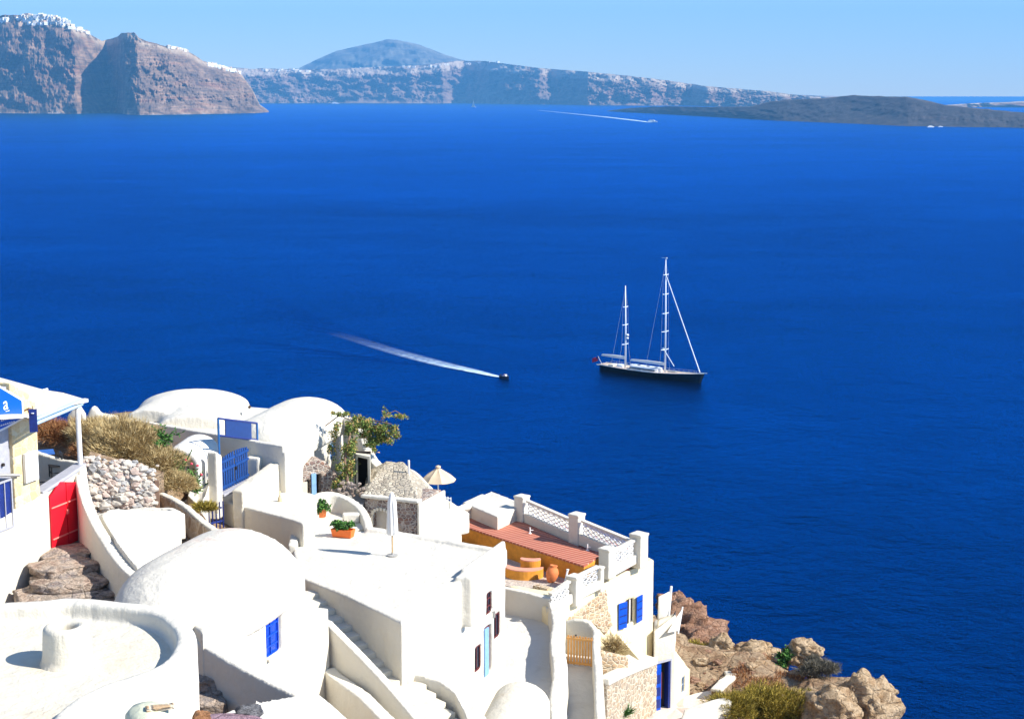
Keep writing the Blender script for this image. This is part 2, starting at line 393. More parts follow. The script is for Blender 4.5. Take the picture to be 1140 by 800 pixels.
PEB = stone_mat('pebble_paving', [(.62,.52,.44),(.45,.40,.36),(.70,.60,.50),(.35,.30,.27),(.56,.46,.38)], (.50,.43,.36), 9, .1, 1, .6)
GATEB = simple('gate_blue', (.004,.05,.22), .6, var=.2, scale=5); BLU = simple('cobalt_paint', (.002,.065,.46), .4, var=.25, scale=8); BLD = simple('navy_paint', (.006,.022,.16), .5, var=.3, scale=8); BLL = simple('light_blue_paint', (.22,.40,.68), .5)
BLP = simple('mid_blue_paint', (.01,.10,.30), .45); RED = simple('red_paint', (.72,.008,.022), .4, var=.06, scale=3, bs=.05); REDL = simple('worn_red_paint', (.80,.22,.18), .6)
OCH = simple('ochre_paint', (.62,.26,.025), .8, var=.18, scale=3); TERR = simple('terracotta_pot', (.68,.20,.06), .8); ORW = simple('orange_wood', (.72,.36,.10), .6)
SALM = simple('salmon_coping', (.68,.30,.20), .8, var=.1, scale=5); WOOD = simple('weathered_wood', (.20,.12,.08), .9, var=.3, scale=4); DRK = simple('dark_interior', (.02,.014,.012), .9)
MAR = simple('maroon_frame', (.12,.02,.02), .6); BLK = simple('black_wood', (.012,.011,.012), .5); CAN = simple('cream_canvas', (.80,.70,.54), .9, var=.05, scale=2)
CANB = simple('beige_canvas', (.60,.47,.32), .9, var=.05, scale=2); CANW = simple('white_canvas', (.80,.77,.72), .9, var=.04, scale=2); WPT = simple('white_paint', (.8,.8,.79), .5, var=.04); SOIL = simple('soil', (.08,.05,.03), 1)
GLS = simple('dark_glass', (.02,.03,.05), .08, var=.2, bs=0); POLE = simple('tan_pole', (.55,.36,.18), .6); GREYP = simple('grey_painted', (.38,.38,.42), .7)
def planks(name, col, line, scale, ang):
    m, nt, b = newmat(name)
    mp = N(nt, 'ShaderNodeMapping'); mp.inputs['Rotation'].default_value = (0,0,ang); L(nt, N(nt,'ShaderNodeNewGeometry').outputs['Position'], mp.inputs[0])
    w_ = N(nt, 'ShaderNodeTexWave', Scale=scale, Distortion=.4); w_.inputs['Detail'].default_value = 1; L(nt, mp.outputs[0], w_.inputs[0])
    n = noisen(nt, 3, 5, .65, mp.outputs[0]); sx = N(nt, 'ShaderNodeSeparateXYZ'); L(nt, mp.outputs[0], sx.inputs[0])
    wn = N(nt, 'ShaderNodeTexWhiteNoise', noise_dimensions='1D'); L(nt, math_(nt, 'FLOOR', math_(nt, 'MULTIPLY', sx.outputs[0], scale*math.pi)), wn.inputs['W'])
    c = mix(nt, n.outputs[0], tuple(x*.8 for x in col), col); c = mix(nt, math_(nt, 'MULTIPLY', wn.outputs[0], .35), c, tuple(x*.62 for x in col))
    f = ramp(nt, w_.outputs[0], [(.03,(1,1,1)),(.14,(0,0,0))]); c = mix(nt, f.outputs[0], c, line)
    L(nt, c, b.inputs['Base Color']); b.inputs['Roughness'].default_value = .8; bump(nt, b, w_.outputs[0], .3, .03); return m
def leafmat(name, cols, trans=.3, sc=1.6):
    m, nt, b = newmat(name)
    n = noisen(nt, sc, 4, .7, coords(nt, (1,1,1), True)); wn = N(nt, 'ShaderNodeNewGeometry').outputs['Random Per Island']
    f = math_(nt, 'ADD', math_(nt, 'MULTIPLY', n.outputs[0], .6), math_(nt, 'MULTIPLY', wn, .4))
    r = ramp(nt, f, [(.3+.4*i/(len(cols)-1), c) for i, c in enumerate(cols)]); L(nt, r.outputs[0], b.inputs['Base Color'])
    b.inputs['Roughness'].default_value = .7; b.inputs['Specular IOR Level'].default_value = .2
    return m
DRY = leafmat('dry_thorn', [(.20,.13,.05),(.42,.30,.13),(.56,.43,.21),(.68,.55,.30)]); DRYR = leafmat('dry_russet', [(.16,.06,.025),(.34,.15,.06),(.50,.28,.12)])
OLV = leafmat('olive_shrub', [(.05,.05,.008),(.18,.15,.02),(.40,.30,.05),(.55,.42,.09)]); GRN = leafmat('green_leaf', [(.02,.06,.012),(.05,.15,.03),(.12,.26,.05)])
VIN = leafmat('vine_leaf', [(.03,.07,.015),(.11,.20,.04),(.30,.32,.08),(.55,.30,.12)]); GRB = leafmat('grey_shrub', [(.05,.05,.04),(.14,.13,.10),(.27,.24,.18)])
FLW = simple('pink_flower', (.75,.08,.12), .7)
def rockmat(name, cols, sc=1.0):
    m, nt, b = newmat(name); p = coords(nt, (1,1,1.6), True)
    n = noisen(nt, .9*sc, 8, .7, p, .1); n2 = noisen(nt, 6*sc, 6, .7, p); v = N(nt, 'ShaderNodeTexVoronoi', feature='DISTANCE_TO_EDGE', Scale=1.7*sc); L(nt, mix(nt, .15, p, n2.outputs['Color']), v.inputs[0])
    r = ramp(nt, n.outputs[0], [(.3+.4*i/(len(cols)-1), c) for i, c in enumerate(cols)])
    c = mix(nt, ramp(nt, n2.outputs[0], [(.3,(.7,)*3),(.5,(0,0,0))]).outputs[0], r.outputs[0], tuple(x*.4 for x in cols[0]))
    L(nt, c, b.inputs['Base Color']); b.inputs['Roughness'].default_value = .95; b.inputs['Specular IOR Level'].default_value = .15
    bump(nt, b, math_(nt, 'ADD', n.outputs[0], math_(nt, 'ADD', math_(nt, 'MULTIPLY', n2.outputs[0], .5), math_(nt, 'MULTIPLY', math_(nt, 'MINIMUM', v.outputs[0], .10), 2.5))), 1, .3); return m
RKP = rockmat('pale_rock', [(.22,.13,.07),(.42,.28,.16),(.56,.42,.27),(.33,.23,.15)]); RKR = rockmat('red_rock', [(.16,.08,.05),(.34,.18,.11),(.46,.28,.19),(.30,.17,.11)], 1.4)
STEPR = rockmat('step_rock', [(.22,.17,.15),(.50,.36,.28),(.62,.50,.40),(.36,.31,.29),(.58,.40,.31)], 1.6)
SLP = rockmat('slope_soil', [(.16,.10,.06),(.30,.19,.11),(.42,.31,.20),(.30,.15,.08)], .8)
# ================================================================= hillside under everything
CTRL = [(-30,20,-8),(-20,25,-10),(-9,25,-17),(-2,25,-21),(10,25,-28),(-30,45,-12),(-16,45,-17.2),(-13,50,-17.4),(-9,45,-18.6),(-3,48,-22.5),(4,50,-25),(14,50,-33),
        (-30,60,-12),(-18.5,62,-14.6),(-15.3,64,-14.7),(-12.5,62,-17.8),(-8,62,-20.5),(0,62,-25.2),(3,60,-25.5),(8,60,-30),(-30,72,-13),(-18,70,-14.3),(-14.7,67.5,-14.9),(-12.6,67,-17.9),(-9,70,-18.5),(-5,72,-20.4),
        (0,75,-24.6),(4,68,-27),(7,71,-29.4),(9,76,-28.9),(10.5,79,-28.2),(12.5,78.5,-28.3),(14.4,77,-28.6),(11,72,-28.8),(14,72,-29),(16.5,71,-29.8),(12,67,-31),(17,62,-34),(-18,80,-16),(-10,82,-17.5),(-5,82,-21),(0,86,-24),(4,86,-25),(7,82,-27),(24,55,-40),(24,70,-38)]
CTRL += [(-7,49,-22.5),(-6,52,-24),(-7,46,-21.5),(-5,48,-24),(-8,47,-20.5),(-4.5,51,-25),(-10.5,67.5,-18.9),(-11.5,64.5,-18.8),(-12.3,66.5,-18.5),(-9.5,64,-20.5),(-13.4,61,-16.5),(-13,63.5,-16.2),(-15,60,-16.6),(-14,59,-16.7),(-7,70,-20),(-9,68.5,-19.5),(-12,61,-17.3),(-2,68,-25.5),(1,66,-26),(2,70,-25.7),(3,64,-26.5),(5,66,-28.8),(5.5,69,-29),(6,72,-29.3),(8,73,-29.6),(4,62,-29),(-12,68,-18.4),(-11.7,66,-19.2),(-12.6,64.5,-18.1),(2,82,-24.3),(-3,84,-24.2),(0,80,-24.3)]
EDGE = [(-40,92),(-20,86),(-10,85.5),(0,86.5),(4,84),(7.5,81.5),(9.0,80.6),(10.6,79.6),(12.4,79.4),(13.6,78.4),(14.9,76.9),(15.8,74.5),(16.8,70.5),(18.5,64),(24,52),(40,30)]
def ground_z(x, y):
    s = 0; t = 0
    for a, b_, c in CTRL:
        d2 = (x-a)**2+(y-b_)**2+.3; w_ = d2**-1.7; s += w_*c; t += w_
    z = s/t
    e = y-lerp(x, [q[0] for q in EDGE], [q[1] for q in EDGE])
    return z, e
def build_ground():
    xs = [-60+i*2.0 for i in range(18)]+[-24+i*.5 for i in range(100)]+[26+i*2 for i in range(15)]
    ys = [5+i*2.0 for i in range(20)]+[45+i*.5 for i in range(96)]+[93+i*4 for i in range(12)]
    vs = []
    for x in xs:
        for y in ys:
            z, e = ground_z(x, y); n = noise.fractal(Vector((x*.35, y*.35, 0)), .9, 2, 5)
            if e > 0: z -= e*1.9+min(e, 3)*1.2
            right = max(0, min(1, (x-6)/2))
            z += n*(.12+.35*right)+ (1.6*noise.noise(Vector((x*.12, y*.12, 4)))*min(1, max(0, e)/6) if e > 0 else 0)
            vs.append((x, y, max(z, SEA-4)))
    k = len(ys); fs = [[i*k+j, (i+1)*k+j, (i+1)*k+j+1, i*k+j+1] for i in range(len(xs)-1) for j in range(k-1)]
    b = B(); b.add(vs, fs); o = b.obj('hillside', SLP, smooth=True); tag(o, kind='structure')
build_ground()
# ================================================================= generators
def offset_in(poly, d):
    k = len(poly); a = sum(poly[i].x*poly[(i+1)%k].y-poly[(i+1)%k].x*poly[i].y for i in range(k)); s = 1 if a > 0 else -1; out = []
    for i in range(k):
        p, q, r = poly[i-1], poly[i], poly[(i+1)%k]
        d1 = (q-p).to_2d().normalized(); d2 = (r-q).to_2d().normalized()
        n1 = Vector((-d1.y, d1.x))*s; n2 = Vector((-d2.y, d2.x))*s; n = (n1+n2).normalized(); c = max(.35, n.dot(n1))
        out.append(Vector((q.x+n.x*d/c, q.y+n.y*d/c, 0)))
    return out
def P(pts, z): return [at(p[0], p[1], z=z) for p in pts]
def PY(pts): return [at(p[0], p[1], Y=p[2]) for p in pts]
def base_of(poly, z): 
    c = sum((Vector((p[0], p[1], 0)) for p in poly), Vector())/len(poly); c.z = z; return c
def obox(p, nrm, w_, h_, d_, z, b=None, out=0.0):
    """box lying on a wall: p point on the wall (xy), nrm outward normal, w along wall, d into the wall; z centre"""
    b = b or B(); n = Vector((nrm[0], nrm[1], 0)).normalized(); t = Vector((-n.y, n.x, 0)); ax = Matrix((t, n, Vector((0,0,1)))).transposed()
    b.box(Vector((p[0], p[1], z))+n*out, (w_, d_, h_), ax); return b
def window(parent, p, nrm, w_, h_, z, fm, gm=GLS, rec=.12, bars=(1,1), name='window', label=None, fw=.06):
    """frame ring + glazing bars (one part) and the pane (its sub-part), set back by rec"""
    n = Vector((nrm[0], nrm[1], 0)).normalized(); t = Vector((-n.y, n.x, 0)); c = Vector((p[0], p[1], 0)); b = B()
    for s in (-1, 1):
        obox(c+t*s*(w_/2-fw/2), n, fw, h_, .06, z, b, -rec); obox(c, n, w_-2*fw, fw, .06, z+s*(h_/2-fw/2), b, -rec)
    for i in range(bars[0]): obox(c+t*w_*((i+1)/(bars[0]+1)-.5), n, fw*.6, h_-2*fw, .04, z, b, -rec)
    for i in range(bars[1]): obox(c, n, w_-2*fw, fw*.6, .035, z+h_*((i+1)/(bars[1]+1)-.5), b, -rec)
    f = b.obj(name, fm, parent)
    if label: f['label'] = label
    obox(c, n, w_-.02, h_-.02, .02, z, b2 := B(), -rec-.035); b2.obj('pane', gm, f); return f
def planar_dir(a, b_): d = Vector((b_[0]-a[0], b_[1]-a[1], 0)); d.normalize(); return d
def ridged(p, H=.7):
    s = 0; a = 1; f = 1
    for _ in range(6): s += a*(1-abs(noise.noise(p*f))*2.2); a *= .55; f *= 2.07
    return s-1.1
def needles(b, c, rad, n, ln, wd, seed=0, up=.5, lump=.35, hemi=True):
    rnd = random.Random(seed); c = Vector(c)
    for i in range(n):
        while True:
            v = Vector((rnd.uniform(-1,1), rnd.uniform(-1,1), rnd.uniform(-.2 if hemi else -1, 1)))
            if .05 < v.length < 1: break
        v.normalize(); r = (1+lump*noise.noise(v*2.2+Vector((seed,)*3))*2+lump*.6*noise.noise(v*5+Vector((seed,)*3))*1.5)*(rnd.random()**.45)
        p = c+Vector((v.x*rad[0], v.y*rad[1], v.z*rad[2]))*r
        d = (Vector((v.x, v.y, v.z+up))+Vector((rnd.gauss(0,.5), rnd.gauss(0,.5), rnd.gauss(0,.5)))).normalized()*ln*rnd.uniform(.6,1.3)
        s = d.cross(Vector((rnd.gauss(0,1), rnd.gauss(0,1), rnd.gauss(0,1)))).normalized()*wd
        b.add([p-s, p+s, p+d], [[0,1,2]])
def leaves(b, c, rad, n, sz, seed=0, clumps=14, asp=.5):
    rnd = random.Random(seed); c = Vector(c); cl = []
    for i in range(clumps):
        v = Vector((rnd.gauss(0,.5), rnd.gauss(0,.5), rnd.gauss(0,.5)))
        if v.length > 1: v.normalize()
        cl.append((v, rnd.uniform(.22,.45)))
    for i in range(n):
        v, r = rnd.choice(cl); q = v+Vector((rnd.gauss(0,.5), rnd.gauss(0,.5), rnd.gauss(0,.5)))*r
        p = c+Vector((q.x*rad[0], q.y*rad[1], q.z*rad[2]))
        d = Vector((rnd.gauss(0,1), rnd.gauss(0,1), rnd.gauss(0,.6))).normalized()*sz*rnd.uniform(.6,1.3); s = d.cross(Vector((rnd.gauss(0,1), rnd.gauss(0,1), rnd.gauss(0,1)))).normalized()*sz*asp*.5
        b.add([p, p+d*.5-s, p+d, p+d*.5+s], [[0,1,2,3]])
def solid_block(name, label, cat, poly, zt, zb, mat=None, vox=.09, amp=.05, group=None, cutters=None, extra=None, rim=None, depth=.3, floor=None, part='wall', roofname='roof', sm=4, inner=None):
    """an old plastered block: footprint polygon, optional parapet rim with a roof floor sunk by depth"""
    ztl = zt if isinstance(zt, (list, tuple)) else [zt]*len(poly); zm = max(ztl)
    T = thing(name, base_of(poly, zb), label, cat, group)
    b = B().prism(poly, zb, zt); o = b.obj(part, mat or WH, T)
    if extra:
        for e in extra: cut(o, e, True)
    if rim:
        inn = inner or offset_in(poly, rim); c = B().prism(inn, zm-depth, zm+1); cut(o, c)
    for c in (cutters or []): cut(o, c)
    plaster(o, vox, amp, 1.5, sm)
    if rim:
        B().prism(offset_in(inner, -.07) if inner else offset_in(poly, rim-.08), zm-depth-.25, zm-depth+.012).obj(roofname, floor or mat or WH, T)
    return T, o
V2_ = lambda p: Vector((p.x, p.y, 0))
# ================================================================= A. round roof terrace, nearest left
arc = P([(-70,672),(0,669),(50,667),(79,664),(131,668),(184,675),(208,689),(219,706),(213,727),(186,747),(131,766),(97,785),(72,815),(62,860),(-70,880)], -11.0)
arc_in = smooth_curve([tuple(p) for p in offset_in(arc, .42)], 8, True); arc = smooth_curve([tuple(p) for p in arc], 8, True)
solid_block('rounded_roof_house', 'white house with a round thick rimmed roof terrace, nearest the camera at lower left', 'house', [Vector((p.x,p.y,0)) for p in arc], -11.0, -17.5, rim=.42, depth=.38, floor=WHS, vox=.07, sm=9, inner=arc_in)
cc = at(75, 737, z=-11.37)
T = thing('roof_chimney', cc, 'squat round white plaster chimney pot standing on the round roof terrace', 'chimney')
o = B().lathe(cc, [(.62,-.1),(.56,.0),(.51,.08),(.485,.3),(.47,.6),(.46,.72),(.40,.80),(.30,.80),(.22,.74),(.20,.30),(.0,.3)], 28).obj('chimney_shaft', WHS, T, True); plaster(o, .045, .03, .6, 2)
sh = B(); sh.lathe(cc+Vector((0,0,.305)), [(.19,0),(.19,.01)], 16); sh.obj('chimney_mouth', simple('dark_brown', (.16,.07,.05), 1), T)  # dark red-brown disc lying inside the chimney opening
# ================================================================= B. shop on the left edge
wa, wb = at(-70, 606, Y=50.2), at(92, 517, Y=57.8)
wd = planar_dir(wa, wb); wn = Vector((wd.y, -wd.x, 0))
def on_wall(px):     # where the vertical plane of the shop wall meets the photo column px
    k = (px-CX)/F/ CP; 
    # X = k' * Y' with Y' the depth along the view; solve iteratively
    t = .5
    for _ in range(30):
        p = wa.lerp(wb, t); q = proj(p)[0]; t += (px-q)/ (proj(wb)[0]-proj(wa)[0])
    return wa.lerp(wb, t)
def proj(p):
    yc = p.y*CP-p.z*SP; zc = p.y*SP+p.z*CP
    return CX+F*p.x/yc, CY-F*zc/yc
def zat(p, py):      # height of the point above p seen at row py
    r = ray(CX, py); return p.y*r.z/r.y
T = thing('terrace_wall', base_of([wa, wb], -18.0), 'long white wall holding up the cafe terrace, pierced by the red gate', 'wall')
b = B().wall([Vector((wa.x,wa.y,zat(wa,606))), Vector((on_wall(0).x,on_wall(0).y,zat(on_wall(0),573))), Vector((on_wall(42).x,on_wall(42).y,zat(on_wall(42),550))), Vector((wb.x,wb.y,zat(wb,518)))], .4, -18.5)
o = b.obj('wall', WH, T)
dA, dB = on_wall(49.5), on_wall(84); dm = (dA+dB)/2; dw = (dB-dA).length
zb_, ztR, ztL = zat(dB, 600), zat(dB, 536), zat(dA, 553)
cut(o, obox(dm+wn*.2, wn, dw+.02, 3.0, .34, zb_+1.5)); plaster(o, .08, .04)
cop = B(); ca, cb_ = on_wall(43), on_wall(92); ca.z = zat(ca, 549)+.07; cb_.z = zat(cb_, 517)+.07; cop.wall([ca-wn*.06, cb_-wn*.06], .46, [ca.z-.12, cb_.z-.12]); bevel(cop.obj('coping', GREYP, T), .02)
# red gate
T = thing('red_gate', Vector((dm.x, dm.y, zb_)), 'bright red wooden gate with slanted top, closed, at the head of the rock steps', 'gate')
g = B(); n0 = wn*.24; t0 = wd
def gp(u, z, o_=0.0): return Vector((dA.x, dA.y, 0)).lerp(Vector((dB.x, dB.y, 0)), u)+wn*(.2+o_)+Vector((0,0,z))
zap = zat(on_wall(60), 536.5)
def slab(b, pts, th):
    k = len(pts); f = [gp(u, z, .0) for u, z in pts]; bk = [gp(u, z, -th) for u, z in pts]
    b.add(f+bk, [list(range(k)), list(range(k, 2*k))[::-1]]+[[i, (i+1)%k+0, (i+1)%k+k, i+k] for i in range(k)])
def zint(u, z0, z1): return z0+(z1-z0)*u
m_ = .52
for u0, u1 in ((0.01, m_-.012), (m_+.012, .99)):
    L0 = [(u0, zb_+.06), (u1, zb_+.06)]
    top = lambda u: zint(u/.36, ztL, zap) if u < .36 else zint((u-.36)/.64, zap, ztR)
    pts = L0+[(u1, top(u1))]+([(.36, zap)] if u0 < .36 < u1 else [])+[(u0, top(u0))]
    lf = B(); slab(lf, pts, .06); lo = lf.obj('gate_leaf', RED, T)
    for zf in (.24, .80):
        sb_ = B(); h_ = ztL-zb_; zc = zb_+h_*zf
        a_, c_ = gp(u0+.01, zc, .03), gp(u1-.01, zc, .03); sb_.tube([a_, c_], .03, 6); sb_.obj('strap', REDL, lo)
hn = B(); hn.box(gp(.5, zb_+1.3, .05), (.1,.05,.16), math.atan2(wd.y, wd.x)); hn.obj('handle', REDL, T)
# canopy, post, beam, stone pier, signs
Yc = 58.5
post_t, post_b = at(87, 449, Y=57.7), at(89.5, 517, Y=57.7)
T = thing('cafe_pergola', post_b, 'white post and pale blue beam carrying a cream canvas canopy over the cafe terrace', 'pergola')
B().tube([post_b, Vector((post_b.x-.02, post_b.y, post_t.z+.1))], .095, 10).obj('post', WPT, T)
bl, br = at(38, 467, Y=53.5), at(91, 445, Y=57.9)
bm_ = B(); 
for dz, r_ in ((0,.07),(-.16,.06)): bm_.tube([bl+Vector((0,0,dz)), br+Vector((0,0,dz))], r_, 6)
bm_.obj('beam', simple('pale_blue_steel', (.42,.58,.72), .4), T)
cn = B(); fl, fr_ = at(-40, 409, Y=63.5), at(93, 443.5, Y=58.3); nl, nr_ = at(-60, 500, Y=50.0), at(91, 445.5, Y=57.7)
mid = [at(-40,409,Y=63.5), at(50,434,Y=61.5), at(70,437,Y=60), at(94,444,Y=58.2)]; near = [at(-60,500,Y=49.5)+Vector((0,0,.9)), at(36,464,Y=53.2), at(60,455,Y=55.3), at(93,447,Y=57.8)]
vs = []; nx, ny = 24, 10
for i in range(nx+1):
    u = i/nx
    A_ = Vector([lerp(u, [0,.55,.75,1], [q[k] for q in mid]) for k in range(3)]); Bb = Vector([lerp(u, [0,.55,.75,1], [q[k] for q in near]) for k in range(3)])
    for j in range(ny+1):
        v_ = j/ny; p = A_.lerp(Bb, v_); p.z += -.10*math.sin(math.pi*v_)+.03*math.sin(u*22)*math.sin(math.pi*v_); vs.append(p)
cn.add(vs, [[i*(ny+1)+j, (i+1)*(ny+1)+j, (i+1)*(ny+1)+j+1, i*(ny+1)+j+1] for i in range(nx) for j in range(ny)])
co = cn.obj('canopy', CAN, T, True); md = co.modifiers.new('s', 'SOLIDIFY'); md.thickness = .03
B().tube([at(28,441,Y=60.2)+Vector((0,0,.03)), at(53,434.5,Y=61)+Vector((0,0,.05))], .05, 6).obj('awning_roller', WPT, T)
B().box(at(92, 446, Y=57.9), (.35,.2,.12), .9).obj('beam_bracket', WPT, T)
# stone pier
pa, pb2 = on_wall(13), on_wall(41)
T = thing('cafe_building', base_of([pa, pb2], -16), 'cafe front at the left edge with yellow stone pier, grey wall and narrow glazed door', 'building')
pz0, pz1 = zat(pb2, 585), zat(pb2, 440)
pp = [pa+wn*.16, pb2+wn*.16, pb2-wn*.45, pa-wn*.45]
pe = B().prism(pp, [zat(pa,575),zat(pb2,560),zat(pb2,560),zat(pa,575)], [zat(pa,425), pz1-.1, pz1+.1, zat(pa,425)]); o = pe.obj('stone_pier', STY, T); plaster(o, .06, .05, .5, 2)
gA, gB = on_wall(-60), on_wall(13)
B().prism([gA+wn*.02, gB+wn*.02, gB-wn*.3, gA-wn*.3], -15.0, zat(gB,430)).obj('wall', GREYP, T)
dp0, dp1 = on_wall(-8), on_wall(9)
f = window(T, (dp0+dp1)/2+wn*.2, wn, (dp1-dp0).length*.95, 1.7, zat(dp1,533)-.8, GREYP, BLD, .0, (1,0), 'door')
B().tube([on_wall(-10)+wn*.25+Vector((0,0,zat(on_wall(-10),528)-on_wall(-10).z)), on_wall(16)+wn*.25+Vector((0,0,zat(on_wall(16),528)-on_wall(16).z))], .06, 6).obj('lintel', GRY, T)
vt = on_wall(4)+wn*.05; vt.z = zat(vt, 517); B().tube([vt, vt+wn*.06], .06, 10).obj('vent', DRK, T)
lp = on_wall(26)+wn*.22; lp.z = zat(lp, 457); lm = B(); lm.tube([lp, lp+wn*.2+Vector((0,0,.1))], .03, 6); lm.lathe(lp+wn*.25+Vector((0,0,-.05)), [(.09,0),(.11,.08),(.03,.16)], 10); lm.obj('wall_lamp', WOOD, T)
# menu case
mc = on_wall(29.5)+wn*.24; mc.z = (zat(mc,503)+zat(mc,535))/2; mw_ = (on_wall(36)-on_wall(22)).length
T2 = thing('menu_case', Vector((mc.x,mc.y,mc.z)), 'white notice case hanging on the yellow stone pier of the cafe', 'notice case')
obox(mc, wn, mw_, zat(mc,503)-zat(mc,535), .10, mc.z).obj('case', WPT, T2); obox(mc, wn, mw_*.84, (zat(mc,503)-zat(mc,535))*.88, .02, mc.z, None, .055).obj('sheet', CANW, T2)
# text helper
def text(parent, body, size, mat, origin, right, up, name='lettering', ext=.006, align='CENTER'):
    cu = D.curves.new(name, 'FONT'); cu.body = body; cu.size = size; cu.extrude = ext; cu.align_x = align; cu.align_y = 'CENTER'
    to = D.objects.new('t', cu); C.objects.link(to); bpy.context.view_layer.update()
    me = D.meshes.new_from_object(to.evaluated_get(bpy.context.evaluated_depsgraph_get())); D.objects.remove(to)
    r = Vector(right).normalized(); u = Vector(up); u = (u-r*u.dot(r)).normalized(); n = r.cross(u); M_ = Matrix((r, u, n)).transposed().to_4x4(); M_.translation = Vector(origin)-ORI[parent.name]
    me.transform(M_); return link(name, me, mat, parent)
# blue hexagonal sign
sg = on_wall(9)+wn*.42
def sp(px, py, o_=0): q = on_wall(px)+wn*(.42+o_); q.z = zat(q, py); return q
T3 = thing('cafe_sign', sp(8, 455), 'bright blue hexagonal cafe sign with white lettering and white edge at the left border', 'sign')
hexo = [(-30,440),(-12,424),(0,432),(19.5,444),(20,466),(0,477),(-12,483),(-30,478)]; hexi = [(-28,442),(-12,427),(0,434.5),(18,446),(18.3,464.5),(0,474.5),(-12,480),(-28,475)]
def plate(pts, o0, o1, m_, nm, par):
    k = len(pts); b = B(); b.add([sp(x, y, o1) for x, y in pts]+[sp(x, y, o0) for x, y in pts], [list(range(k)), list(range(k, 2*k))[::-1]]+[[i, (i+1)%k, (i+1)%k+k, i+k] for i in range(k)]); return b.obj(nm, m_, par)
plate(hexo, -.05, 0, WPT, 'sign_edge', T3); plate(hexi, .002, .012, simple('sign_blue', (.004,.09,.55), .35, var=.03), 'sign_face', T3)
text(T3, 'a', .62, WPT, sp(0.2, 449.5, .02), wd, (0,0,1)); text(T3, '_', .4, WPT, sp(2, 452, .02), wd, (0,0,1))
for (x0, y0, x1, y1, tx) in ((-6,464,7.5,460.3,'......'),(-8,469.5,9,465.5,'........')):   # two illegible small lines of print
    text(T3, tx, .5, WPT, sp((x0+x1)/2, (y0+y1)/2, .02), wd, (0,0,1), 'fine_print')
# small navy hanging sign
q = at(37, 468, Y=52.8); T4 = thing('hanging_sign', q, 'small dark navy blue sign hanging from the end of the pergola beam', 'sign')
B().box(q, (.26,.05,.78), .25).obj('sign_board', BLD, T4); B().lathe(q+Vector((-.0,-.04,.25)), [(.0,0),(.05,.0),(.05,.02),(0,.02)], 10).obj('emblem', WPT, T4)
B().tube([q+Vector((0,0,.38)), q+Vector((0,0,.5))], .012, 6).obj('hook', BLK, T4)
# terrace floor behind the wall, table and chairs
fz = -14.15
tf = [wa-wn*.15, wb-wn*.15, wb+Vector((-.6,1.6,0)), wa-wn*6]
TF = tag(B().prism(tf, fz-.3, fz).obj('terrace_floor', simple('canopy_shade_floor', (.05,.05,.055), .9)), kind='structure')  # shade under the canopy is put into the dark floor colour
bw = thing('low_back_wall', base_of([at(40,501,Y=59.5), at(92,514,Y=58.6)], fz), 'low pale wall closing the back of the cafe terrace', 'wall')
o = B().wall([at(20,497,Y=60.5), at(40,502,Y=59.5), at(70,511,Y=58.9), at(88,514,Y=58.3)], .25, fz-.6).obj('wall', WH, bw); plaster(o, .07)
def chair(loc, rz, label, src=None):
    T = thing('cafe_chair', (0,0,0), label, 'chair', 'black chairs on the cafe terrace')
    b = B(); b.box((0,0,.45), (.44,.42,.045)); b.obj('seat', BLK, T)
    for x in (-.19,.19):
        B().tube([(x,-.18,0),(x,-.18,.44)], .022, 6).obj('leg', BLK, T); B().tube([(x,.19,0),(x,.2,.46),(x,.25,.95)], .022, 6).obj('leg', BLK, T)
    b = B(); b.box((0,.235,.88), (.42,.035,.14)); b.box((0,.215,.68), (.38,.025,.06)); b.obj('backrest', BLK, T)
    b = B(); b.box((0,-.18,.2), (.38,.02,.025)); b.box((-.19,0,.2), (.02,.36,.025)); b.box((.19,0,.2), (.02,.36,.025)); b.obj('stretcher', BLK, T)
    T.location = loc; T.rotation_euler.z = rz; return T
c1 = at(62, 531, z=fz); c2 = at(47, 533, z=fz)
chair(c1, R(-60), 'black wooden chair with its back to the terrace wall, nearer the white post'); chair(c2+Vector((-.3,-.5,0)), R(120), 'black wooden chair half hidden behind the terrace wall, beside the stone pier')
tb = at(46, 525, z=fz); T = thing('cafe_table', tb, 'small square cafe table with a blue top beside the black chairs', 'table')
B().box(tb+Vector((0,0,.75)), (1.0,.8,.04), .35).obj('tabletop', simple('blue_tabletop', (.03,.12,.42), .5), T)
for sx, sy in ((-1,-1),(1,-1),(-1,1),(1,1)):
    o_ = Matrix.Rotation(.35,3,'Z')@Vector((sx*.42, sy*.33, 0)); B().tube([tb+o_, tb+o_+Vector((0,0,.73))], .025, 6).obj('leg', BLK, T)
# ================================================================= C. stair wall sweeping down from the terrace
path = [(90,527,57.4),(94,549,56.5),(105,577,55.3),(119,601,54.0),(136,625,52.8),(158,647,51.5),(180,671,50.0),(212,703,48.2),(258,733,46.6),(300,755,45.7),(340,775,45.0),(372,800,44.0),(395,825,43)]
tp = smooth_curve([tuple(p) for p in PY(path)], 3)
T = thing('stair_parapet', base_of(tp, -18), 'long white parapet curving down beside the rock steps, shaded on its left side', 'wall')
o = B().wall(tp, .42, [p.z-3.2 for p in tp]).obj('wall', WH, T); plaster(o, .08, .05)
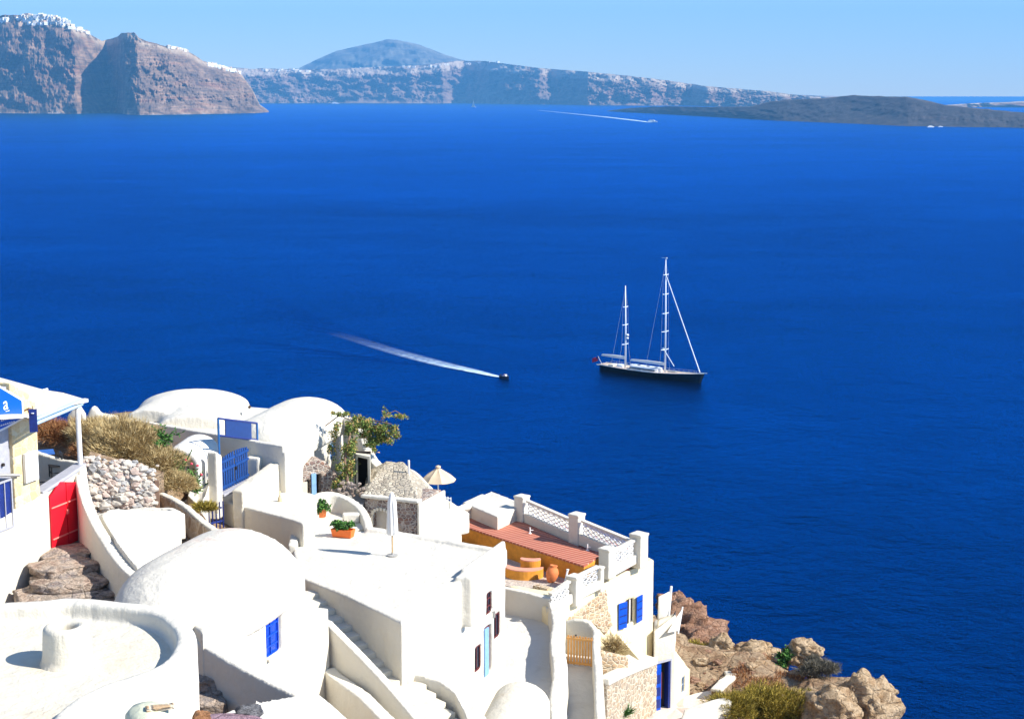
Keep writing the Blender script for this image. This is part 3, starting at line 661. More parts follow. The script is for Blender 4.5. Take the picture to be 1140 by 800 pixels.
# rock steps (upper flight) by the red gate
def rock_steps(spots, label, seed, cat='steps', name='rock_steps', mat=None):
    T = thing(name, base_of([s[0] for s in spots], min(s[0].z for s in spots)-.3), label, cat)
    for i, (c, rx, ry, rz, h) in enumerate(spots):
        b = B(); b.blob((0,0,0), (rx, ry, h), 4, .16, 1.5, seed+i, sq=.5)
        M_ = Matrix.Rotation(rz, 3, 'Z')
        for v in b.v: v.xyz = M_@v+c-Vector((0,0,h*.8))
        b.obj('step', mat or STEPR, T, True)
    return T
sp_ = []
for px, py, z, rx, ry, rz in ((78,612,-15.95,.85,.8,.5),(72,626,-16.05,1.0,.85,.6),(80,641,-16.35,1.2,.85,.4),(72,656,-16.7,1.5,.9,.3),(105,664,-16.95,1.2,.8,.2),(60,668,-17.2,1.3,.8,.3)):
    sp_.append((at(px, py, z=z), rx*1.08, ry, rz, .24))
rock_steps(sp_, 'rough pinkish grey rock steps climbing to the red gate', 3)
sp_ = []
for px, py, z, rx, ry, rz in ((238,751,-17.6,.62,.6,.3),(252,762,-17.85,.62,.6,.2),(272,772,-18.1,.66,.6,.2),(292,783,-18.35,.6,.6,.2),(232,775,-17.95,.5,.6,.2)):
    sp_.append((at(px, py, z=z), rx, ry, rz, .3))
rock_steps(sp_, 'mottled stone steps at the foot of the shaded parapet, below the blue barred window', 11)
sp_ = [(at(px, py, z=z), .55, .5, .3, .22) for px, py, z in ((205,577,-16.55),(217,583,-16.65),(228,590,-16.75),(208,588,-16.7))]
rock_steps(sp_, 'small rubble steps beside the brown retaining wall', 17)
# ================================================================= D. white platform between parapet and gate alley
poly = [Vector((p.x,p.y,0)) for p in PY([(112,578,57.0),(122,571,57.6),(196,568,57.8),(201,574,57.0),(201,592,55.2),(176,640,52.6),(152,640,52.2),(128,612,53.8)])]
solid_block('lower_platform', 'plain white plastered terrace block below the rubble wall', 'terrace', poly, [-15.05,-15.0,-15.1,-15.15,-15.5,-16.0,-15.6,-15.0], -19.5)
T = thing('low_coping_wall', at(150,570,Y=58.6), 'low white wall with a grey inner face at the foot of the rubble wall', 'wall')
o = B().wall(PY([(108,572,59.2),(150,566,59.2),(190,565,59.0),(202,571,58.3)]), .3, -16.4).obj('wall', WH, T); plaster(o, .07)
# ================================================================= E. vaulted house with the blue barred window
e1, e0 = at(340, 637, z=-16.2), at(225, 705, z=-16.2); ed = planar_dir(e0, e1); en = Vector((ed.y, -ed.x, 0)); eL = -en
T = thing('vaulted_house', base_of([e0, e1], -21), 'white house under a broad rose stained barrel roof, with one blue barred window', 'house')
hp = [Vector((p.x,p.y,0)) for p in (e0, e1, e1+eL*5.0, e1+eL*5.0-ed*2.2, at(182,668,Y=50.9), at(205,694,Y=49.2))]
o = B().prism(hp, -25, [-16.2,-16.2,-16.2,-15.85,-15.75,-16.3]).obj('wall', WH, T)
cut(o, B().prism([V2_(e1-ed*.3-en*.002), V2_(e1+ed*1.75-en*.002), V2_(e1+ed*1.75+eL*1.3), V2_(e1-ed*.3+eL*1.3)], -25, -18.0), True)
wp = e0.lerp(e1, .0); 
def on_line(a, b_, px):
    t = .5
    for _ in range(30):
        p = a.lerp(b_, t); t += (px-proj(p)[0])/(proj(b_)[0]-proj(a)[0])
    return a.lerp(b_, t)
wc = on_line(e0, e1, 304.5); ww = 1.05; zt_, zbt = zat(wc, 686), zat(wc, 729); wz = (zt_+zbt)/2; whh = zt_-zbt
cut(o, obox(wc, en, ww, whh, .5, wz)); plaster(o, .08, .05)
f = window(T, wc, en, ww+.06, whh+.06, wz, BLU, simple('blue_pane', (.01,.06,.55), .25), .16, (1,3), 'window', 'cobalt blue barred window', .08)
obox(wc, en, ww+.1, .07, .14, zbt, None, .03).obj('sill', WHS, f)
va, vb = e1+eL*2.35-ed*.2, e1+eL*2.25-ed*3.3
o = B().vault((va.x,va.y), (vb.x,vb.y), 4.7, 1.55, -16.3, -17.2, 0, 3.6).obj('roof', WHR, T); plaster(o, .12, .05, 1.5, 12)
# outer stair wall, two tone sloping
a0, a1 = at(371.5,697,Y=55.4), at(474,808,Y=51.8)
T = thing('stair_side_wall', base_of([a0,a1], -25), 'sloping white wall with a shaded face flanking the long staircase on its lower side', 'wall')
aa = smooth_curve([tuple(p) for p in (a0+Vector((-.25,.3,.12)), a0, a0.lerp(a1,.5)+Vector((.05,.05,.03)), a1, a1+(a1-a0)*.3)], 3)
o = B().wall(aa, .34, -26).obj('wall', WH, T); plaster(o, .07, .04)
bb0, bb1 = at(372,749,Y=54.7), at(440,808,Y=51.0)
o = B().wall([bb0+Vector((-.2,.3,.1)), bb0, bb0.lerp(bb1,.45)+Vector((.12,.1,.0)), bb1, bb1+(bb1-bb0)*.4], .5, -26).obj('buttress', WH, T); plaster(o, .07, .04)
# the long staircase
s0, s1 = Vector((-7.3,59.1,-18.85)), Vector((-2.3,53.25,-21.4)); ns = 14
T = thing('white_staircase', base_of([s0,s1], -26), 'long narrow whitewashed staircase running down along the big white house', 'staircase')
sd_ = planar_dir(s0, s1); sn = Vector((-sd_.y, sd_.x, 0)); run = (Vector((s1.x,s1.y,0))-Vector((s0.x,s0.y,0))).length/ns
for i in range(-1, ns+6):
    p = s0.lerp(s1, i/ns) if i <= ns else s1+(s1-s0)*((i-ns)/ns); q = Vector((p.x,p.y,0))
    pl = [q-sn*1.15, q-sn*1.15+sd_*run*1.02, q+sn*.45+sd_*run*1.02, q+sn*.45]
    o = B().prism(pl, p.z-1.2, p.z+random.uniform(-.02,.02)).obj('step', WHS if i > 7 else WH, T); bevel(o, .035, 2)
# ================================================================= F. big flat roofed house in the middle
c1, c2, c3, c4 = at(447,691,z=-18.3), at(563,613,z=-18.3), at(332,640,z=-18.3), at(395,580,z=-18.3)
V2 = lambda p: Vector((p.x, p.y, 0))
md_ = planar_dir(c1, c2); mn = Vector((md_.y, -md_.x, 0))
fp = [V2(c1), V2(c2), V2(at(500,600,z=-18.3)), V2(at(412,590,z=-18.3)), V2(at(352,588,z=-18.3)), V2(at(326,612,z=-18.3)), V2(c3), V2(at(385,661,z=-18.3))]
T = thing('flat_roofed_house', base_of(fp, -27), 'tall white house with wide flat roof terrace, dark maroon windows and pale blue door', 'house')
o = B().prism(fp, -27, -18.35).obj('wall', WH, T)
# parapets on the roof
e_ = B().wall([at(408,586,Y=66.5), at(455,594,Y=66.0), at(520,605,Y=64.2), at(563,612.5,Y=63.3)], .38, -18.9); cut(o, e_, True)
e_ = B().wall([V2(c2)-mn*.1+Vector((0,0,-17.88)), V2(c1.lerp(c2,.58))-mn*.1+Vector((0,0,-17.95))], .24, -18.9); cut(o, e_, True)
# projecting pier in the lit wall
pq = c1.lerp(c2, .575); e_ = B().prism([V2(pq)+mn*.42-md_*.32, V2(pq)+mn*.42+md_*.02, V2(pq)-mn*.2+md_*.02, V2(pq)-mn*.2-md_*.5], [-20.1,-20.1,-20.1,-20.1], -18.12); cut(o, e_, True)
wins = []
for px, y0, y1, w_ in ((545,659,683,.62),(554,683,709,.62),(532.5,719,746,.66),(543.5,697,750,.80)):
    p = on_line(c1, c2, px); a_, b_ = zat(p, y0), zat(p, y1); cut(o, obox(p, mn, w_, a_-b_, .44, (a_+b_)/2)); wins.append((p, w_, a_-b_, (a_+b_)/2))
plaster(o, .085, .05)
for i, (p, w_, h_, z_) in enumerate(wins):
    if i < 3:
        f = window(T, p, mn, w_+.05, h_+.05, z_, MAR, GLS, .1, (1,2) if i == 0 else (1,0), 'window', ['small white barred window high in the sunlit wall','maroon framed window right of the door','maroon framed window left of the door'][i], .07)
    else:
        f = B(); tt = Vector((-mn.y, mn.x, 0)); obox(p+tt*w_*-.0, mn, w_+.04, h_+.04, .05, z_, f, -.16); dk = f.obj('doorway', MAR, T)
        lf = B(); q_ = p-md_*w_*.25; obox(q_, mn, w_*.5, h_-.02, .05, z_, lf, .0); l_ = lf.obj('door', BLL, T); l_['label'] = 'pale blue door leaf standing ajar'
B().box(on_line(c1,c2,549)+mn*.03+Vector((0,0,zat(on_line(c1,c2,549),683)-on_line(c1,c2,549).z)), (.12,.12,.25)).obj('meter_box', GRY, T)
# diagonal slit where the roof drains
pA, pB = at(457,681,z=-18.3), at(500,646,z=-18.3)
# raised curb behind pots and curved parapet
T = thing('curved_parapet', base_of([c4], -19), 'curved white parapet sheltering the terracotta pots at the back of the roof terrace', 'wall')
pp = smooth_curve([tuple(p) for p in PY([(326,606,63.8),(330,585,65.8),(341,562,68.0),(352,551,69.3),(366,547,70.0),(384,552,69.9),(400,563,69.0),(408,576,67.8),(411,590,66.6)])], 3)
o = B().wall(pp, .38, -19.4).obj('wall', WH, T); plaster(o, .08, .05)
pk = [V2(at(x, y, z=-18.6)) for x, y in ((335,604),(334,585),(344,572),(360,565),(380,565),(400,574),(412,592))]
B().prism(pk, -19.6, -18.42).obj('floor', WH, T)
bx = at(391,581,z=-18.42); T = thing('white_chest', bx, 'small rounded white masonry chest behind the planter box', 'chest')
o = B().box(bx+Vector((0,0,.2)), (.75,.4,.42), .1).obj('chest_body', WH, T); plaster(o, .04, .02)
# pots
def pot(loc, label, kind, seed):
    T = thing('flower_pot' if kind else 'planter_box', loc, label, 'flower pot' if kind else 'planter'); loc = Vector(loc)
    if kind:
        B().lathe(loc, [(.17,0),(.19,.02),(.245,.34),(.27,.36),(.27,.42),(.22,.42),(.21,.36),(0,.36)], 20).obj('pot', TERR, T, True); zt, rd = .40, (.34,.34,.28)
    else:
        b = B(); ax = -.35; M_ = Matrix.Rotation(ax,3,'Z'); L0 = len(b.v)
        bm_ = [(-.42,-.17,0),(.42,-.17,0),(.42,.17,0),(-.42,.17,0)]; tp_ = [(-.48,-.22,.34),(.48,-.22,.34),(.48,.22,.34),(-.48,.22,.34)]; tr = [(-.42,-.17,.34),(.42,-.17,.34),(.42,.17,.34),(-.42,.17,.34)]; ti = [(x,y,.26) for x,y,_ in tr]
        b.add([loc+M_@Vector(q) for q in bm_+tp_+tr+ti], [[3,2,1,0]]+[[i,(i+1)%4,(i+1)%4+4,i+4] for i in range(4)]+[[i+4,(i+1)%4+4,(i+1)%4+8,i+8] for i in range(4)]+[[i+8,(i+1)%4+8,(i+1)%4+12,i+12] for i in range(4)]+[[12,13,14,15]])
        bevel(b.obj('pot', simple('orange_plastic_clay', (.80,.16,.02), .6, var=.05), T), .015); zt, rd = .38, (.46,.24,.2)
    g = B(); leaves(g, loc+Vector((0,0,zt+.12)), rd, 900, .12, seed, 16, .7)
    for k in range(14): a = random.uniform(0,6.28); g.tube([loc+Vector((0,0,zt-.05)), loc+Vector((math.cos(a)*rd[0]*.7, math.sin(a)*rd[1]*.7, zt+.15))], .008, 4)
    g.obj('foliage', GRN, T)
pot(at(358,575,z=-18.42), 'round terracotta pot with a bushy green plant beside the curved parapet', True, 4)
pot(at(382,597,z=-18.34), 'bright orange rectangular planter box with two low green plants on the white roof', False, 6)
# closed parasol
pb_ = at(437,618,z=-18.33); T = thing('closed_parasol', pb_, 'closed cream parasol on a thin tan pole standing on the flat white roof', 'parasol')
B().tube([pb_, pb_+Vector((0,0,2.55))], .03, 8).obj('pole', POLE, T)
b = B(); n = 40; prof = [(2.62,.03),(2.5,.10),(2.2,.17),(1.8,.18),(1.3,.20),(1.0,.21),(.88,.19)]; vs = []
for z_, r_ in prof:
    for j in range(n): a = 2*math.pi*j/n; rr = r_*(1+.16*math.cos(a*8+z_)*(1 if z_ < 2.5 else 0)); vs.append(pb_+Vector((rr*math.cos(a), rr*math.sin(a), z_)))
b.add(vs, [[i*n+j,(i+1)*n+j,(i+1)*n+(j+1)%n,i*n+(j+1)%n] for i in range(len(prof)-1) for j in range(n)]+[list(range(n))]); b.obj('canopy', CANW, T, True)
B().lathe(pb_, [(.22,0),(.22,.03),(.05,.05),(.04,.12),(0,.12)], 16).obj('base', GRY, T)
# lower wall along the foot of the stairs and small vault
ll = PY([(447,750,55.3),(470,752,55.0),(490,758,54.6),(506,770,54.0),(516,790,53.0),(524,815,51.5)])
T = thing('curved_buttress', base_of(ll, -26), 'rounded white buttress wall at the foot of the big house beside the staircase', 'wall')
poly = [V2(p) for p in ll]+[V2(ll[-1])+mn*.8+md_*.3, V2(ll[2])+md_*1.6, V2(ll[0])+md_*1.0]
o = B().prism(poly, -27, [p.z for p in ll]+[ll[-1].z, ll[3].z, ll[0].z]).obj('wall', WH, T); plaster(o, .08, .05)
v0, v1 = at(549,815,Y=51.5), at(581,772,Y=57.2)
T = thing('small_vaulted_roof', base_of([v0], -25), 'small white barrel vaulted outbuilding at the bottom, below the pale blue door', 'outbuilding')
vd0 = planar_dir(v0, v1)
o = B().vault(v0+vd0*.3, v1, 2.15, .9, -22.35, -28).obj('wall', WHS, T); plaster(o, .07, .04, 1.5, 5)
# ================================================================= G. domed house at the back
F1, F2 = at(318,503,z=-15.5), at(388,460,z=-15.5)
hd = planar_dir(F1, F2); hn = Vector((hd.y,-hd.x,0))
FL = at(142,470,z=-15.2); poly = [V2(F1), V2(F2), V2(F2)+Vector((-9.5,3.2,0)), V2(FL)+Vector((-.3,6,0)), V2(FL)]
T = thing('domed_house', base_of(poly, -20), 'long white house with two shallow rounded roofs at the back against the sea', 'house')
o = B().prism(poly, -20.5, [-15.5,-15.5,-15.5,-15.2,-15.2]).obj('wall', WH, T)
wq = on_line(F1, F2, 370.5); cut(o, obox(wq, hn, .8, .8, .35, zat(wq, 501))); plaster(o, .09, .05)
window(T, wq, hn, .85, .85, zat(wq,501), BLL, BLL, .08, (2,3), 'window', 'light blue lattice window', .07)
# parapet of the long shaded wall
b = B().wall([V2(FL)+Vector((.05,.1,-15.02)), V2(F1)+Vector((-.05,.2,-15.25))], .28, -15.9); o = b.obj('parapet', WH, T); plaster(o, .07, .03)
A0, A1 = at(213,480,Y=73.2), at(214,470,Y=80.5)
o = B().vault(at(168,482,Y=74.6), at(200,470,Y=79), 2.6, .55, -15.2, -15.9).vault(at(212,486,Y=73.4), at(222,470,Y=79), 3.0, .55, -15.25, -15.9).vault(at(212,480,Y=77.2), at(218,470,Y=79.6), 5.4, .85, -15.45, -15.9, 1.2, 1.4).obj('roof', WH, T); plaster(o, .09, .05, 1.5, 10)
p0, p1 = Vector((-11.0,73.0,0)), Vector((-9.95,77.4,0))
o = B().vault(p0, p1, 4.1, 1.15, -15.75, -16.2, 1.7, 1.4).obj('roof', WH, T); plaster(o, .09, .05, 1.5, 8)
o = B().prism([V2(at(150,470,Y=77)), V2(at(372,470,Y=78.5)), V2(at(372,470,Y=80)), V2(at(150,465,Y=80))], -16, [zat(at(150,470,Y=77),463), zat(at(372,470,Y=78.5),456), zat(at(372,470,Y=80),456), zat(at(150,470,Y=80),460)]).obj('roof', WH, T); plaster(o, .09, .05, 1.5, 8)
for px, py, Yv in ((173,470,74.3),(278,452.5,77)):
    v = at(px,py,Y=Yv); v.y -= .02; B().tube([v, v+Vector((0,-.12,0))], .07, 8).obj('vent', SOIL, T)
# white bits left of it against the sea
T = thing('white_gable', at(105,470,Y=74), 'small white chimney and gable peeping over the dry bushes against the sea', 'wall')
o = B().wall(PY([(98,462,74),(101,455,74),(104,451.5,74),(108,454,74),(112,460,74),(131,463,74)]), .5, -16).obj('wall', WH, T); plaster(o, .07, .03)
T = thing('white_gable', at(85,470,Y=72), 'small pointed white gable just behind the white pergola post against the sea', 'wall')
o = B().wall(PY([(76,462,72),(84,452,72),(88,450,72),(95,461,72)]), .4, -15.5).obj('wall', WH, T); plaster(o, .07, .03)
# ================================================================= H. gate alley
T = thing('small_vaulted_cellar', at(205,520,Y=68), 'small white vaulted cellar with rosy stains beside the trailing green plant', 'outbuilding')
v0, v1 = at(199,508,Y=66.6), at(222,500,Y=69.6)
o = B().vault(v0, v1, 1.75, .72, -15.5, -18.2, 0, .5).obj('wall', plaster_mat('pink_stained_plaster', (.80,.76,.68), (.66,.36,.27), .75), T)
dv = planar_dir(v0, v1); cut(o, B().vault(v0-dv*.6, v0+dv*.7, 1.35, .52, -15.55, -17.0)); plaster(o, .06, .04)
T = thing('cellar_garden_wall', at(225,540,Y=65.5), 'stepped white wall between the cellar vault and the blue gate', 'wall')
o = B().prism([V2(at(208,530,Y=66)), V2(at(222,530,Y=65)), V2(at(232,525,Y=66.5)), V2(at(234,520,Y=68.5)), V2(at(214,520,Y=69))], -18.5, [-16.6,-16.9,-16.35,-16.2,-16.4]).obj('wall', WH, T)
plaster(o, .07, .04)
G0, G1 = at(245.5,548,Y=67.2), at(277,536,Y=69.8)
gd = planar_dir(G0, G1); gn = Vector((gd.y,-gd.x,0)); gz = zat(G0, 549)
T = thing('gate_pillar', base_of([G0], gz-.5), 'white gate pillar with a rounded shoulder, left of the cobalt gate', 'pillar')
o = B().prism([V2(G0)-gd*.05+gn*.15, V2(G0)-gd*.05-gn*.3, V2(G0)-gd*.55-gn*.3, V2(G0)-gd*.55+gn*.15], gz-1, [zat(G0,506),zat(G0,506),zat(G0,500),zat(G0,500)]).obj('pillar_body', WH, T); plaster(o, .06, .03)
T = thing('gate_pillar', base_of([G1], gz-.5), 'square white gate pillar right of the cobalt gate, lit by the sun', 'pillar')
o = B().prism([V2(G1)+gd*.02+gn*.5, V2(G1)+gd*.02-gn*.15, V2(G1)+gd*.95-gn*.15, V2(G1)+gd*.95+gn*.5], gz-1, zat(G1,509)).obj('pillar_body', WH, T); plaster(o, .06, .03)
T = thing('cobalt_gate', Vector((G0.x,G0.y,gz)), 'closed cobalt blue slatted gate with an arched top between white pillars', 'gate')
gw = (V2(G1)-V2(G0)).length; zt0, zt1 = zat(G0, 512), zat(V2(G0).lerp(V2(G1),.5), 501.5)
for s in (0, 1):
    bb = B(); u0, u1 = (.02,.49) if s == 0 else (.51,.98)
    topz = lambda u: zt0+(zt1-zt0)*(1-abs(2*u-1)**2)
    for i in range(6):
        u = u0+(u1-u0)*(i+.5)/6; p = V2(G0).lerp(V2(G1), u); obox(p, gn, gw*(u1-u0)/6*.62, topz(u)-gz-.06, .035, (topz(u)+gz+.06)/2, bb)
    for zz in (gz+.22, gz+.95, zt0-.12):
        p = V2(G0).lerp(V2(G1), (u0+u1)/2); obox(p, gn, gw*(u1-u0), .11, .05, zz, bb, .04)
    bb.obj('gate_leaf', GATEB, T)
p = V2(G0).lerp(V2(G1), .5); lk = B(); obox(p, gn, .08,.14,.05, gz+.8, lk, .08); lk.obj('lock', BLK, T)
obox(V2(G0).lerp(V2(G1),.5), gn, gw+.2, .1, .45, gz-.05).obj('threshold', GREYP, T)
pL, pR = at(244,505,Y=67.6), at(287,510,Y=71.2); pd = planar_dir(pL, pR); pn = Vector((pd.y,-pd.x,0))
T = thing('blue_sign_frame', V2(pL)+Vector((0,0,gz)), 'tall blue metal frame holding a blank dark blue panel above the gate', 'sign')
zt_l, zt_r = zat(pL,465.5), zat(pR,471)
B().tube([V2(pL)+Vector((0,0,gz-.2)), V2(pL)+Vector((0,0,zt_l))], .05, 8).obj('post', BLP, T); B().tube([V2(pR)+Vector((0,0,gz-.2)), V2(pR)+Vector((0,0,zt_r))], .05, 8).obj('post', BLP, T)
zl2, zr2 = zat(pL,484.5), zat(pR,489.5)
B().tube([V2(pL)+Vector((0,0,zt_l)), V2(pR)+Vector((0,0,zt_r))], .045, 8).obj('rail', BLD, T); B().tube([V2(pL)+Vector((0,0,zl2)), V2(pR)+Vector((0,0,zr2))], .045, 8).obj('rail', BLD, T)
q0, q1 = V2(pL).lerp(V2(pR), .17), V2(pL).lerp(V2(pR), .84)
bb = B(); za, zb2 = zt_l+(zt_r-zt_l)*.17, zt_l+(zt_r-zt_l)*.84; dh = zt_l-zl2; bb.add([q0+pn*.02+Vector((0,0,za)), q1+pn*.02+Vector((0,0,zb2)), q1+pn*.02+Vector((0,0,zb2-dh)), q0+pn*.02+Vector((0,0,za-dh)), q0-pn*.02+Vector((0,0,za)), q1-pn*.02+Vector((0,0,zb2)), q1-pn*.02+Vector((0,0,zb2-dh)), q0-pn*.02+Vector((0,0,za-dh))], [[0,1,2,3],[7,6,5,4],[0,4,5,1],[1,5,6,2],[2,6,7,3],[3,7,4,0]]); bb.obj('panel', simple('navy_panel', (.004,.035,.16), .9, var=.1, bs=0), T)
# small dark blue gate lower down
q = at(240,577,Y=63.0); T = thing('small_blue_gate', q, 'small dark blue slatted gate half hidden at the end of the curved platform', 'gate')
bb = B()
for i in range(5): bb.box(q+Vector((-.22+i*.12, .12*i-.2, .1)), (.05,.04,1.1))
bb.box(q+Vector((0.02,.04,.4)), (.55,.04,.07), .78); bb.box(q+Vector((0.02,.04,-.15)), (.55,.04,.07), .78); bb.obj('gate_leaf', BLD, T)
# alley floor
tag(B().prism([V2(at(x,y,z=-17.25)) for x, y in ((225,560),(262,545),(285,520),(240,515),(215,545))], -18, -17.3).obj('alley_paving', PAV), kind='structure')
# sloping lit wall right of gate
T = thing('ridged_white_wall', at(320,530,Y=69), 'big sunlit white wall with faint ridges rising from the gate to the domed house', 'wall')
wl = PY([(345,496,72.4),(322,504,70.6),(300,519,69.2),(280,533,68.0),(264,546,66.9)])
o = B().wall(wl, .5, -18.6).obj('wall', WHS, T)
# coarse horizontal ridges in the render coat
plaster(o, .07, .07, .5)
# curved platform with shaded face
poly = [V2(p) for p in smooth_curve([tuple(p) for p in P([(244,556),(250,548),(268,544),(296,535),(330,545),(352,551),(346,565),(340,582),(326,578),(300,571),(268,563)], -17.35)], 3, True)]
solid_block('curved_platform', 'curved white terrace with a smooth grey shaded face below the cobalt gate', 'terrace', poly, -17.35, -21)
# brown retaining wall and post
T = thing('retaining_wall', at(200,570,Y=61), 'low crumbling brown retaining wall with a pale plaster top, running down from the wooden post', 'wall')
rw = PY([(179,549,62.6),(192,555,61.9),(206,563,61.0),(222,577,59.7),(240,591,58.6),(246,598,58)])
o = B().wall(rw, .34, [p.z-1.0 for p in rw]).obj('wall', stone_mat('crumbling_wall', [(.45,.33,.22),(.55,.43,.30),(.38,.27,.18)], (.60,.48,.34), 2.5, .15, 1, .6), T); plaster(o, .06, .08, .4)
o = B().wall([p+Vector((0,0,.05)) for p in rw], .30, [p.z-.06 for p in rw]).obj('coping', WHS, T); plaster(o, .04, .04, .4)
q = at(174,566,Y=61.6); T = thing('wooden_post', q, 'short thick weathered wooden post at the end of the rubble wall', 'post')
bevel(B().box(q+Vector((.05,0,.55)), (.18,.18,1.2), .3).obj('post_body', WOOD, T), .02)
bevel(B().box(q+Vector((-.17,.1,.5)), (.16,.1,1.1), .3).obj('side_board', simple('dark_wood', (.06,.035,.025), .9), T), .02)
# rubble wall
R0, R1 = at(92,566,Y=60.6), at(171,566,Y=61.4)
T = thing('rubble_wall', base_of([R0,R1], R0.z-.3), 'dry stone rubble wall of pale and pinkish grey stones behind the red gate', 'wall')
bk = B(); z0r = R0.z-.4; bk.prism([V2(R0)+Vector((0,.2,0)), V2(R1)+Vector((0,.2,0)), V2(R1)+Vector((0,2,0)), V2(R0)+Vector((-.4,3,0))], z0r-1, [R0.z+1.55, R1.z+.95, R1.z+1.0, R0.z+1.6]); bk.obj('core', SLP, T)
bs = [B() for _ in range(4)]; rnd = random.Random(5)
for i in range(620):
    u = rnd.random(); tt = rnd.random(); top_ = 2.05-.75*u
    p = V2(R0).lerp(V2(R1), u)+Vector((0, .22*tt+rnd.uniform(-.05,.12)+(.6*max(0,tt-.8)*5 if rnd.random()<.3 else 0), R0.z-.3+tt*(top_+.3)))
    s_ = rnd.uniform(.05,.10)+.13*rnd.random()**4; bs[i%4].blob(p, (s_*1.25, s_, s_*.85), 2, .3, 1.7, i)
for b_, m_ in zip(bs, (simple('grey_stone',(.34,.33,.32),.9,scale=5), simple('pale_stone',(.58,.50,.42),.9,scale=5), simple('pink_stone',(.50,.39,.33),.9,scale=5), simple('light_stone',(.50,.46,.40),.9,scale=5))): tag(b_.obj('stones', m_, T), kind='stuff')
# loose stones on the slope above
rb = B()
for i in range(260):
    px, py = rnd.uniform(40,150), rnd.uniform(486,522); q = at(px, py, Y=62+ (520-py)*.13+rnd.uniform(-.5,.5)); z_, e = ground_z(q.x, q.y); s_ = rnd.uniform(.06,.17); rb.blob((q.x,q.y,z_+s_*.4), (s_*1.3,s_,s_*.8), 1, .2, 1.2, i)
tag(rb.obj('scree', simple('scree_stone',(.60,.48,.38),.9,scale=2,var=.35)), kind='stuff')
# ================================================================= I. stone gable house, vine, curved wall, stone hut
g0, g1 = at(323,560,Y=70.9), at(388,556,Y=72.3)
gdv = planar_dir(g0, g1); gnv = Vector((gdv.y,-gdv.x,0)); zb = -20.6
T = thing('stone_gable_house', base_of([g0,g1], zb), 'small brown lava stone house with a pointed gable and a light blue door', 'house')
prof = [(323,528),(338,519),(353,510),(364,514),(375,527),(388,545)]
b = B(); pts = [on_line(g0,g1,x) for x,_ in prof]; zs_ = [zat(p,y) for p,(x,y) in zip(pts,prof)]
k = len(pts); fr = [V2(p)+Vector((0,0,z)) for p, z in zip(pts, zs_)]; bkk = [f-gnv*3.2+Vector((0,0,.0)) for f in fr]
frb = [V2(p)+Vector((0,0,zb)) for p in pts]; bkb = [f-gnv*3.2 for f in frb]
b.add(fr+frb[::-1]+bkk+bkb[::-1], [list(range(2*k)), list(range(2*k,4*k))[::-1]]+[[i,(i+1)%(2*k),(i+1)%(2*k)+2*k,i+2*k] for i in range(2*k)])
o = b.obj('wall', STW, T)
dpt = on_line(g0,g1,352.5); cut(o, obox(dpt, gnv, .50, 1.35, .9, zat(dpt,556)+.5)); wpt = on_line(g0,g1,343); cut(o, obox(wpt, gnv, .26, .75, .6, zat(wpt,543)))
plaster(o, .06, .05, .4, 2)
obox(on_line(g0,g1,349.5), gnv, .22, 1.15, .05, zat(dpt,540), None, .04).obj('door', BLL, T)
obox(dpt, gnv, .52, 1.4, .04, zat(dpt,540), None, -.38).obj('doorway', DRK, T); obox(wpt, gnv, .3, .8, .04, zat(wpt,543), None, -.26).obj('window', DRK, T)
obox(on_line(g0,g1,338), gnv, .36, .72, .05, zat(on_line(g0,g1,338),545), None, .03).obj('shutter', WHS, T)
bt = at(312,562,Y=67.8); T = thing('clay_bottle', bt, 'tall ochre bottle shaped jar against the white wall left of the stone house', 'jar')
B().lathe(bt, [(.07,0),(.1,.1),(.1,.3),(.03,.45),(.03,.62),(0,.62)], 14).obj('jar_body', STY, T, True)
# lane of grey cement behind the curved parapet
tag(B().prism([V2(at(x,y,z=-18.2)) for x,y in ((374,558),(380,540),(405,528),(412,540),(408,560),(398,572))], -19.5, -18.05).obj('cement_lane', GRY), kind='structure')
rb = thing('garden_rubble', at(392,545,Y=68.5), 'mound of pale rubble under the vine beside the stone gable house', 'stones')
o = B()
for i in range(60):
    px, py, s_ = random.uniform(377,406), random.uniform(537,552), random.uniform(.05,.12); o.blob(at(px,py,Y=70.6), (s_,s_,s_*.8), 1, .3, 1.4, i)
o = tag(o.obj('stones', STEPR, rb), kind='stuff')
# curved descending wall with dark opening
T = thing('arched_garden_wall', at(405,520,Y=73), 'white wall curving down to the sea side with a dark opening beneath the vine', 'wall')
cw = PY([(386,464,76.5),(394,467,76),(401,473,75.5),(406,484,75),(409,497,74.6),(414,508,74.2),(420,515,73.8),(428,523,73.3),(432,527,73)])
o = B().wall(smooth_curve([tuple(p) for p in cw],3), .5, -20.5).obj('wall', WH, T); plaster(o, .08, .05)
wv = at(403,522,Y=71.8); bb = B(); bb.prism([V2(at(396,520,Y=72)),V2(at(412,520,Y=71.4)),V2(at(413,520,Y=73.4)),V2(at(397,520,Y=73.8))], -19.2, [zat(Vector((0,72,0)),505)]*2+[zat(Vector((0,73.5,0)),503)]*2); o = bb.obj('porch', WHS, T)
cut(o, B().prism([V2(at(398,520,Y=71.2)),V2(at(409,520,Y=70.8)),V2(at(410,520,Y=73)),V2(at(399,520,Y=73.2))], -19.0, zat(Vector((0,72,0)),508)))
obox(at(404,520,Y=72.6), (0,-1), .75, 1.6, .05, zat(Vector((0,72.6,0)),521)).obj('doorway', DRK, T)
